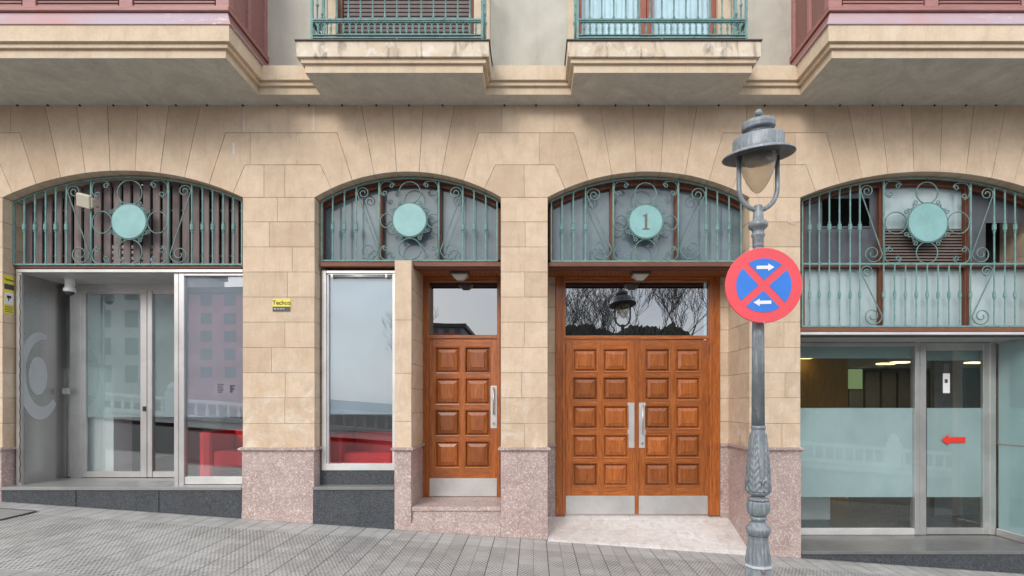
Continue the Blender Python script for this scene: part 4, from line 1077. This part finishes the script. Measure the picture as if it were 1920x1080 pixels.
rb = room(PX(1480), 11.5, .87, 6.5, ZF4-.0, CZ+.88, basic('interior_taupe_wall', (.20, .175, .14), .7, 0, .2, 1))
obj('wood_partition', MB().box(PX(1480)+.05, PX(1615, 3.0), 3.4, 3.5, ZF4, CZ+.875), ORANGEW, rb)
m = MB()
for i in range(10): m.bbox(PX(1625, 5)+i*.42, PX(1625, 5)+i*.42+.36, 6.3, 6.45, CZ-1.2, CZ+.8, .01)
obj('dark_shelving', m, basic('dark_shelf', (.06, .055, .045), .6), rb)
m = MB(); m.box(PX(1640, 5.2), PX(1672, 5.2), 6.24, 6.26, CZ+.35, CZ+.85); obj('rear_window', m, emis('green_daylight', (.35, .45, .2), .4), rb)
m = MB(); m.bbox(PX(1752, 2), PX(1806, 2), 2.0, 2.1, ZF4, CZ+.875, .005); obj('partition', m, basic('grey_partition', (.30, .30, .28), .7), rb)
for i, (px, d) in enumerate(((1512, 3.3-.2), (1666, 4.6), (1694, 4.2), (1834, 4.3))):
    x = PX(px, d); z = CZ+.88
    al = bpy.data.lights.new('recessed_light_glow', 'AREA'); al.energy = 9; al.size = .5; al.color = (1, .82, .55); ao = bpy.data.objects.new('recessed_light_glow', al); COL.objects.link(ao); ao.location = (x, d+.6, z-.06)
    t = tag(obj('recessed_light', MB().bbox(x-.16, x+.16, d, d+.18, z-.03, z-.001, .004), emis('warm_light', (1, .78, .3), 2.6)), 
            ('warm recessed ceiling light behind the left edge of the right shop window', 'warm small ceiling light seen near the middle of the right shop window, leftmost of two', 'warm small ceiling light seen near the middle of the right shop window, rightmost of two', 'warm recessed ceiling light seen through the right shop glass door')[i], 'ceiling light', 'ceiling lights in the right shop')

def armchair(x, y, z, wd, dp, label):
    t = thing('armchair', label, 'armchair', (x, y, z), 'red armchairs in the left shop')
    h = .68
    obj('armrest', MB().bbox(x, x+.17, y, y+dp, z+.0, z+h, .02), RED, t); obj('armrest', MB().bbox(x+wd-.17, x+wd, y, y+dp, z+.0, z+h, .02), RED, t)
    obj('backrest', MB().bbox(x+.17, x+wd-.17, y+dp-.18, y+dp, z+.05, z+h, .02), RED, t)
    obj('seat', MB().bbox(x+.175, x+wd-.175, y+.03, y+dp-.185, z+.16, z+.40, .03), RED, t)
armchair(PX(373, .75), .75, ZF1-.02, .85, .75, 'red leather armchair behind the left shopfront pane beside its steel post')
armchair(PX(619, .55), .50, ZF1-.02, 1.05, .7, 'red leather armchair behind the narrow shop window with grey frame')
# desk and cabinet in the right shop
t = thing('desk', 'dark desk standing inside the right shop window beside a white cabinet', 'desk', (3.9, 1.6, ZF4))
obj('desk_top', MB().bbox(3.55, 4.25, 1.4, 2.4, ZF4+.70, ZF4+.74, .006), DKS, t); obj('desk_panel', MB().bbox(3.6, 4.15, 1.45, 1.48, ZF4, ZF4+.7, .004), basic('slate_blue_panel', (.06, .09, .11), .5), t)
tag(obj('cabinet', MB().bbox(4.35, 4.85, 1.7, 2.2, ZF4, ZF4+.42, .008).bbox(4.37, 4.83, 1.688, 1.7, ZF4+.03, ZF4+.20, .003).bbox(4.37, 4.83, 1.688, 1.7, ZF4+.22, ZF4+.40, .003), WHITE), 'low white two drawer cabinet inside the right shop next to the dark desk', 'cabinet')

# ---------------------------------------------------------------- small things on the facade
def alarm_sign(cx, cz, wd, ht, place, label, frac=.6):
    t = thing('alarm_sign', label, 'sign', (0, 0, 0), 'yellow alarm company signs')
    a = MB().bbox(-wd/2, wd/2, -.004, 0, -ht/2, ht/2, .001); 
    return a
x, z = PX(528.5), PZ(572.5)
t = thing('alarm_sign', 'small yellow and black alarm company sign on the sandstone pier between the two left arches', 'sign', (x, -.005, z))
wd, ht = .232, .16
obj('sign_plate', MB().bbox(x-wd/2, x+wd/2, -.009, -.002, z-ht/2, z+ht/2, .002), YEL, t)
obj('dark_strip', MB().box(x-wd/2+.002, x+wd/2-.002, -.011, -.0092, z-ht/2+.002, z-ht/2+.062), DKS, t)
obj('lettering', place_text('Techco', .078, (x, -.0105, z+.030), off=.001), BLACK, t)
obj('lettering', place_text('981 24 68 70', .026, (x-.03, -.0125, z-.048)), WHITE, t)
# on the left jamb, turned to +X
RX = Matrix.Rotation(pi/2, 4, 'Z') @ Matrix.Rotation(pi/2, 4, 'X')
xj = PX(5)+.002; y0, y1 = .012, .135; zt, zm, zb = PZ(517, .07), PZ(543, .07), PZ(588, .07)
t = thing('alarm_sign', 'tall yellow alarm and camera warning sticker on the left arch jamb beside the steel door', 'sign', (xj, .07, zb))
obj('sign_plate', MB().box(xj, xj+.003, y0, y1, zb, zt), YEL, t)
obj('dark_strip', MB().box(xj+.003, xj+.0045, y0, y1, zm, zm+.07), DKS, t)
obj('white_field', MB().box(xj+.003, xj+.0045, y0+.006, y1-.006, zb+.12, zm-.04), WHITE, t)
obj('lettering', place_text('Techco', .042, (xj+.004, .073, zt-.055), RX, .001), BLACK, t)
cm = MB(); cm.box(xj+.0045, xj+.0055, .045, .10, zb+.20, zb+.235); cm.box(xj+.0045, xj+.0055, .06, .075, zb+.165, zb+.2); obj('camera_symbol', cm, BLACK, t)
m = MB()
for i in range(4): m.box(xj+.003, xj+.0042, y0+.01, y1-.015-.01*(i % 2), zb+.02+i*.022, zb+.028+i*.022)
obj('small_print', m, DKS, t)
# dome camera
x, y, z = PX(131, .45), .45, CZ+1.71
t = thing('security_camera', 'white dome security camera hanging from the vestibule ceiling on the left', 'camera', (x, y, z))
obj('camera_body', MB().lathe(x, y, [(z, .062), (z-.012, .064), (z-.014, .055), (z-.12, .055), (z-.135, .07), (z-.17, .07), (z-.18, .062)], 24), WHITE, t)
obj('camera_dome', MB().lathe(x, y, [(z-.18, .052)]+[(z-.18-.048*sin(a), .052*cos(a)) for a in [pi/2*i/6 for i in range(1, 7)]], 24), basic('smoked_dome', (.03, .03, .035), .1, coat=.5), t)
obj('card_reader', MB().bbox(PX(118, .66), PX(130, .66), .64, .67, PZ(739, .66), PZ(728, .66), .004), STEEL, s1)
# beige sensor on the grille
x, y, z = PX(160, .05), .05, PZ(377, .05)
t = thing('motion_sensor', 'beige square box sensor tilted on the leftmost iron grille', 'sensor', (x, y, z))
M = Matrix.Translation((x, y, z)) @ Matrix.Rotation(R(18), 4, 'Y') @ Matrix.Rotation(R(22), 4, 'X') @ Matrix.Rotation(R(14), 4, 'Z')
obj('sensor_case', MB().bbox(-.085, .075, -.04, .04, -.085, .085, .012).xf(M), BEIGE, t)
obj('sensor_bracket', MB().bbox(.076, .10, -.03, .05, -.06, .06, .008).tube([(.09, .0, 0), (.10, .06, -.03), (.085, .09, -.06)], .012, 6).xf(M), BEIGE, t)
# hose bib / stone chip spots near the lamp sign: small white bracket on the pier
obj('wall_hook', MB().tube([P(1478, 415, 0), P(1484, 417, -.03), P(1490, 417, -.03)], .004, 6), WHITE, B)
# manhole on the pavement
x0, x1, y0, y1 = -6.75, -6.05, -.95, -.35
m = MB()
for a, b, c, d in ((x0, x1, y0, y0+.03), (x0, x1, y1-.03, y1), (x0, x0+.03, y0+.03, y1-.03), (x1-.03, x1, y0+.03, y1-.03)):
    m.face([(a, c, gz(a, c)+.004), (b, c, gz(b, c)+.004), (b, d, gz(b, d)+.004), (a, d, gz(a, d)+.004)])
m.face([(x0+.03, y0+.03, gz(x0, y0)+.004), (x1-.03, y0+.03, gz(x1, y0)+.004), (x1-.03, y1-.03, gz(x1, y1)+.004), (x0+.03, y1-.03, gz(x0, y1)+.004)], 1)
tag(obj('manhole_cover', m, [basic('dark_iron_rim', (.05, .05, .05), .6), KERB]), 'square dark rimmed manhole cover in the paving at the left edge', 'manhole cover')

# ---------------------------------------------------------------- street lamp
LD = -2.40; SCL = F/(D+LD)
LX = PX(1421.5, LD); LY = LD
zl = lambda py: PZ(py, LD)
def pr(lst): return [(zl(py), r/SCL) for py, r in lst]
def street_lamp(LX, LY, dz, label, detailed=True):
    t = thing('street_lamp', label, 'street lamp', (LX, LY, gz(LX, LY)+dz))
    base_z = gz(LX, LY)
    # base, octagonal
    m = MB(); prb = [(base_z-.02, .15), (base_z+.08, .15), (base_z+.10, .135), (zl(1100), .112), (zl(1085), .110), (zl(1010), .079), (zl(1004), .083)]
    m.lathe(LX, LY, prb, 8, sm=False)
    for k in range(8):
        a = 2*pi*(k+.5)/8; r0 = .098; r1 = .074
        z0, z1 = zl(1052), zl(1012)
        p = lambda rr, da, z: (LX+rr*cos(a+da), LY+rr*sin(a+da), z)
        for da in (-.22, .22): m.tube([p(r0, da, z0), p(r1, da, z1)], .003, 4)
    m.lathe(LX, LY, [(zl(1063), .1035), (zl(1062), .107), (zl(1056), .105), (zl(1055), .100)], 8, sm=False)
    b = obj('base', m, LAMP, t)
    obj('pale_band', MB().lathe(LX, LY, [(zl(1060.5), .1075), (zl(1060), .1085), (zl(1057), .1085), (zl(1056.5), .106)], 8, sm=False), basic('pale_band_paint', (.5, .54, .56), .6), t)
    s = MB().disc(LX-.008, zl(1065), .012, LY-.118, LY-.09, 12, bev=.003); obj('bolt', s, basic('copper_bolt', (.35, .2, .14), .4, .6), t)
    # turned collars + fluted cup
    m = MB(); m.lathe(LX, LY, pr([(1004, 18), (1001, 18.5), (998, 21), (992, 22), (988, 22), (985, 17), (980, 15), (978, 12.5), (975, 12.5), (973, 15), (969, 15.5), (967, 12)]), 32)
    fl = lambda a, z: 1+.11*abs(sin(a*6))
    m.lathe(LX, LY, pr([(967, 11), (964, 15), (958, 18.5), (948, 19), (942, 18.3), (939, 17.5), (938, 13)]), 72, fn=fl)
    m.lathe(LX, LY, pr([(939, 15), (937, 19), (934, 19), (932, 13), (929, 12), (927, 17), (924, 20.5), (921, 21), (919, 19)]), 32)
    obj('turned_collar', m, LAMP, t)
    # acanthus sheath
    m = MB(); N = 60; prf = []
    for i in range(N+1):
        u = i/N; prf.append((zl(920-117*u), (19.5*(1-u)**1.0+11.5*u+1.2*sin(pi*u))/SCL))
    z0, z1 = zl(920), zl(803)
    def leafn(a, z):
        u = (z-z0)/(z1-z0); q = (a/(2*pi)*4) % 1; x_ = abs(q-.5)*2        # 4 leaves
        half = (.78*(1-u)**.6 if u > .15 else .78)*(1 if u < .93 else 0)
        v = 0
        if x_ < half:
            e = x_/max(half, .01); vein = .5+.5*cos(2*pi*(u*9 - x_*1.6))
            v = .09*(1-e**6)+.085*vein*(1-e*.3)*(1 if x_ > .06 else 0)+(.16 if x_ < .07 else 0)
        if u < .2:
            dx_ = (1-x_); cu = math.hypot((dx_-.30)*1.6, (u-.09)*6); v = max(v, .2*max(0, cos(cu*11))*(cu < .6))
        return 1+v
    m.lathe(LX, LY, prf, 144, fn=leafn)
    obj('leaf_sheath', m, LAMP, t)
    m = MB(); m.lathe(LX, LY, pr([(805, 12), (804, 13.2), (799, 13.2), (798, 12)]), 32)
    fl2 = lambda a, z: 1-.10*abs(sin(a*8))**.5
    m.lathe(LX, LY, pr([(798, 11.6), (620, 10.6), (463, 9.4)]), 96, fn=fl2)
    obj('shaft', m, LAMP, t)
    m = MB(); m.lathe(LX, LY, pr([(464, 9.4), (462, 10), (446, 10), (443, 12), (440, 12), (438, 10.5), (432, 10.5), (429, 14), (426, 17), (421, 17.5), (417, 15.5), (414, 11.5), (411, 9.5), (400, 8.6), (389, 7.5), (386, 7.4)]), 32)
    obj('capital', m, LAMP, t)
    # U fork
    hw = 36/SCL; zt, zc = zl(292), zl(352); pts = [(LX-hw, LY, zt), (LX-hw, LY, zc)]
    for i in range(1, 16):
        a = pi+pi*i/16; pts.append((LX+hw*cos(a)*(1 if abs(cos(a)) > .3 else 1), LY, zc+sin(a)*(zc-zl(394))))
    pts += [(LX+hw, LY, zc), (LX+hw, LY, zt)]
    obj('fork', MB().tube(pts, 4.3/SCL, 10), LAMP, t)
    # hood: brim, drums, finial
    m = MB()
    # brim is in true plan; radius 69 px
    m.lathe(LX, LY, [(zl(288), .290), (zl(290), .300), (zl(289), .302), (zl(285), .290), (zl(281), .245), (zl(279), .215), (zl(277), .212), (zl(257), .210), (zl(254), .200), (zl(252), .165), (zl(250), .125), (zl(247), .112), (zl(241), .112), (zl(240), .134), (zl(238), .139), (zl(235), .134), (zl(233), .136), (zl(227), .134), (zl(224), .11), (zl(222), .05), (zl(220.5), .014), (zl(217), .012), (zl(216), .016)], 48)
    m.lathe(LX, LY, [(zl(288), .290), (zl(283), .235), (zl(280), .19), (zl(279), .0)], 48)
    TM = Matrix.Translation((LX, LY, zl(289))) @ Matrix.Rotation(R(-3.5), 4, 'Y') @ Matrix.Rotation(R(9), 4, 'X') @ Matrix.Diagonal((.925, .925, .96, 1)) @ Matrix.Translation((-LX, -LY, -zl(285)))
    m.xf(TM); obj('hood', m, LAMP, t)
    zb_ = zl(210.5); obj('finial', MB().lathe(LX, LY, [(zb_-.031*cos(a), .031*sin(a)+1e-5) for a in [pi*i/12 for i in range(13)]], 20).xf(TM), LAMP, t)
    # glass bowl
    g = MB(); prf = [(zl(284), .150), (zl(292), .152), (zl(300), .149), (zl(312), .139), (zl(324), .121), (zl(336), .097), (zl(346), .070), (zl(353), .044), (zl(357), .022), (zl(358.5), .0001)]
    g.lathe(LX, LY, prf, 40).xf(TM); obj('glass_bowl', g, BOWL, t)
    bl = MB().lathe(LX, LY, [(zl(282), .105), (zl(300), .11), (zl(304), .10), (zl(307), .0001)], 24).xf(TM); obj('reflector', bl, basic('lamp_reflector', (.32, .33, .33), .35, .3), t)
    return t
def m_bowl():
    s = NB('lamp_bowl_glass'); t = s.n('BsdfTransparent'); t.inputs[0].default_value = (.84, .80, .72, 1)
    b = s.n('BsdfPrincipled'); b.inputs['Base Color'].default_value = (.66, .62, .54, 1); b.inputs['Roughness'].default_value = .12
    lw = s.n('LayerWeight'); lw.inputs[0].default_value = .35; f = s.math('MULTIPLY_ADD', lw.outputs['Facing'], .5, .14)
    m = s.n('MixShader'); s.l(f, m.inputs[0]); s.l(t.outputs[0], m.inputs[1]); s.l(b.outputs[0], m.inputs[2]); s.l(m.outputs[0], s.out.inputs[0]); return s.mat
BOWL = m_bowl()
street_lamp(LX, LY, 0, 'grey blue cast iron street lamp with fluted post, hood and glass bowl on the pavement')

# ---------------------------------------------------------------- traffic sign
SD = -2.53; cx, cz = PX(1432, SD), PZ(535, SD); rr = 70.5*(D+SD)/F
t = thing('no_stopping_sign', 'round red and blue no stopping sign with two white arrows fixed to the lamp post', 'road sign', (cx, SD, cz))
n0 = MB().disc(0, 0, rr, 0, .012, 72, bev=.003)
M = Matrix.Translation((cx, SD, cz)) @ Matrix.Rotation(R(-4), 4, 'Z')
obj('sign_plate', n0.xf(M), SIGNR, t)
rb_ = rr*.715; blu = MB(); wd = rr*.095
def quadrant(c):     # a pie of the blue disc with the cross bars cut away
    pts = []; a0, a1 = c-pi/4, c+pi/4; n = 20
    # tip where the two bars meet
    tip = wd*math.sqrt(2)
    da = math.asin(wd/rb_)
    pts.append((tip*cos(c), tip*sin(c)))
    for i in range(n+1): a = a0+da+(a1-a0-2*da)*i/n; pts.append((rb_*cos(a), rb_*sin(a)))
    return pts
tw = R(-3)
for c in (0, pi/2, pi, 3*pi/2): poly_prism(blu, quadrant(c+tw), -.003, -.0003)
obj('blue_field', blu.xf(M), SIGNB, t)
ar = MB(); L_, hh = rr*.22, rr*.045
def arrow(ox, oz, s):
    return [(ox+s*a, oz+b) for a, b in ((-L_, -hh), (rr*.08, -hh), (rr*.08, -rr*.10), (L_+rr*.02, 0), (rr*.08, rr*.10), (rr*.08, hh), (-L_, hh))]
poly_prism(ar, arrow(rr*.03, rr*.475, 1), -.0055, -.0033); poly_prism(ar, arrow(-rr*.03, -rr*.455, -1), -.0055, -.0033)
obj('arrow', ar.xf(M), WHITE, t)
br_ = MB().bbox(-.03, .03, .0125, .08, -.25, -.21, .004).bbox(-.03, .03, .0125, .08, .21, .25, .004); obj('bracket', br_.xf(Matrix.Translation((LX, SD, cz))), GALV, t)
MB_b = MB().disc(.0, -rr*.985, .007, -.006, 0, 10); obj('bolt', MB_b.xf(M), GALV, t)

# ---------------------------------------------------------------- the far side of the street (behind the camera, seen mirrored in the glass)
BARK = basic('dark_bark', (.10, .088, .074), .9, 0, .2, 8)
def tree(x, y, h, seed, label):
    rnd = random.Random(seed); z0 = gz(x, y)-.1; t = thing('bare_tree', label, 'tree', (x, y, z0), 'bare winter trees across the street')
    tr = MB(); cr2 = MB()
    def br(p, d, ln, r, lv):
        pts = [p]; rs = [r]; q = Vector(p); dd = Vector(d).normalized(); n = 4
        for i in range(n):
            dd = (dd+Vector((rnd.uniform(-.16, .16), rnd.uniform(-.16, .16), .07))).normalized(); q = q+dd*ln/n; pts.append(tuple(q)); rs.append(max(.009, r*(1-.45*(i+1)/n)))
        (tr if lv == 0 else cr2).tube(pts, rs, 6 if lv < 2 else 3)
        if lv < 6:
            for k in range(3):
                i = rnd.randint(2, n); a = rnd.uniform(0, 2*pi); sp = rnd.uniform(.4, .9)
                nd = (Vector(dd)+Vector((cos(a)*sp, sin(a)*sp, rnd.uniform(-.1, .35)))).normalized()
                br(pts[i], nd, ln*rnd.uniform(.6, .8), rs[i]*.65, lv+1)
    br((x, y, z0), (0, 0, 1), h*.33, h*.022, 0)
    obj('trunk', tr, BARK, t); obj('crown', cr2, BARK, t)
for i, (x, y, h) in enumerate(((3.2, -19, 11), (8.2, -20, 12), (-7, -24, 7.5), (15, -18.5, 10), (24, -22, 11), (5.8, -23, 13.5), (11, -22, 13), (1.2, -22.5, 10.5))):
    tree(x, y, h, 11+i, 'bare winter tree across the street, number %s from the left in the window reflections' % ('sixth', 'fourth', 'eighth', 'second', 'first', 'fifth', 'third', 'seventh')[i])
def house(x0, x1, y0, h, m, label, floors, cols, bal=None, name='town_house'):
    z0 = gz((x0+x1)/2, y0)-2
    t = thing(name, label, 'building', ((x0+x1)/2, y0, z0))
    obj('wall', MB().box(x0, x1, y0-12, y0, z0, z0+h), m, t)
    obj('roof', MB().box(x0-.4, x1+.4, y0-12, y0+.4, z0+h, z0+h+.5), LEAD, t)
    wm = MB(); bm = MB(); fh = (h-3)/floors; cw = (x1-x0)/cols
    for i in range(floors):
        for j in range(cols):
            cxw = x0+cw*(j+.5); zb = z0+3+fh*i+.5; 
            f = MB().box(cxw-cw*.24, cxw+cw*.24, y0-.02, y0+.03, zb, zb+fh*.62); obj('window', f, FAND, t)
        if bal: bm.box(x0+.5, x1-.5, y0, y0+1.0, z0+3+fh*i+.1, z0+3+fh*i+.9)
    if bal: obj('balcony', bm, bal, t)
house(-60, -26, -38, 11.0, basic('pinkish_netting', (.56, .20, .22), .8, 0, .35, .5), 'building under pink netting across the street', 5, 16)
house(-37, -32.5, -34, 14.5, basic('pale_ornate_wall', (.45, .43, .40), .8, 0, .2, .6), 'narrow pale town house across the street', 5, 2)
house(-14, -9.5, -60, 14, basic('grey_block', (.25, .25, .26), .8), 'grey flats with orange balconies across the street', 6, 3, basic('orange_parapet', (.45, .13, .07), .8))
house(30, 70, -55, 8, basic('beige_block', (.38, .33, .27), .8), 'long beige building beyond the bare trees', 4, 9)
# wooded slope beyond the houses
m = MB(); rnd = random.Random(5); nx = 420; hts = []; w_ = 0
for i in range(nx+1):
    x = -1+90*i/nx; w_ = .75*w_+rnd.uniform(-.22, .22)
    hts.append((x, gz(x, -42)-1, (9.0+.9*sin(x*.17+.4)+.45*sin(x*.6)+.25*sin(x*1.3+1)+.09*x+w_)*min(1, .55+(x+1)*.10)))
for j in range(7):
    for i in range(nx):
        def pt(i, j):
            x, z0, h = hts[i]; u = j/7; r = random.Random(i*31+j).uniform(-.25, .25); return (x+r*.3, -42-3*u*u+r, z0+h*(u**.8)+1.5)
        m.face([pt(i, j), pt(i+1, j), pt(i+1, j+1), pt(i, j+1)])
struct('hill', m, basic('dark_woodland', (.075, .075, .055), .95, 0, .6, 2.5))
# pale parapet with pillars
t = thing('parapet', 'pale stone parapet with pillars along the far pavement', 'parapet', (0, -17, gz(0, -17)))
m = MB(); N = 14
for i in range(N):
    xa, xb = -42+6*i, -36+6*i
    for za, zc_, y0 in ((.05, .25, -17.1), (.85, 1.0, -17.12)):
        b = len(m.v); m.v += [(x, y, gz(x, -17)+z) for x in (xa, xb) for y in (y0, y0+.25) for z in (za, zc_)]
        for q in ((0, 1, 3, 2), (4, 6, 7, 5), (0, 4, 5, 1), (2, 3, 7, 6), (1, 5, 7, 3), (0, 2, 6, 4)): m.f.append(tuple(b+k for k in q)); m.m.append(0); m.s.append(False)
PAR = basic('pale_parapet_stone', (.66, .66, .64), .7)
obj('rail', m, PAR, t)
for i in range(N+1):
    x = -42+6*i; z = gz(x, -17); obj('pillar', MB().bbox(x-.25, x+.25, -17.25, -16.8, z, z+1.3, .02).lathe(x, -17.02, [(z+1.3, .2), (z+1.45, .24), (z+1.65, .15), (z+1.75, .02)], 10), PAR, t)
m = MB()
for i in range(N*12):
    x = -42+.5*i; z = gz(x, -17); m.lathe(x, -17, [(z+.25, .05), (z+.45, .09), (z+.7, .05), (z+.85, .07)], 6)
b = obj('balusters', m, PAR, t); b['kind'] = 'stuff'
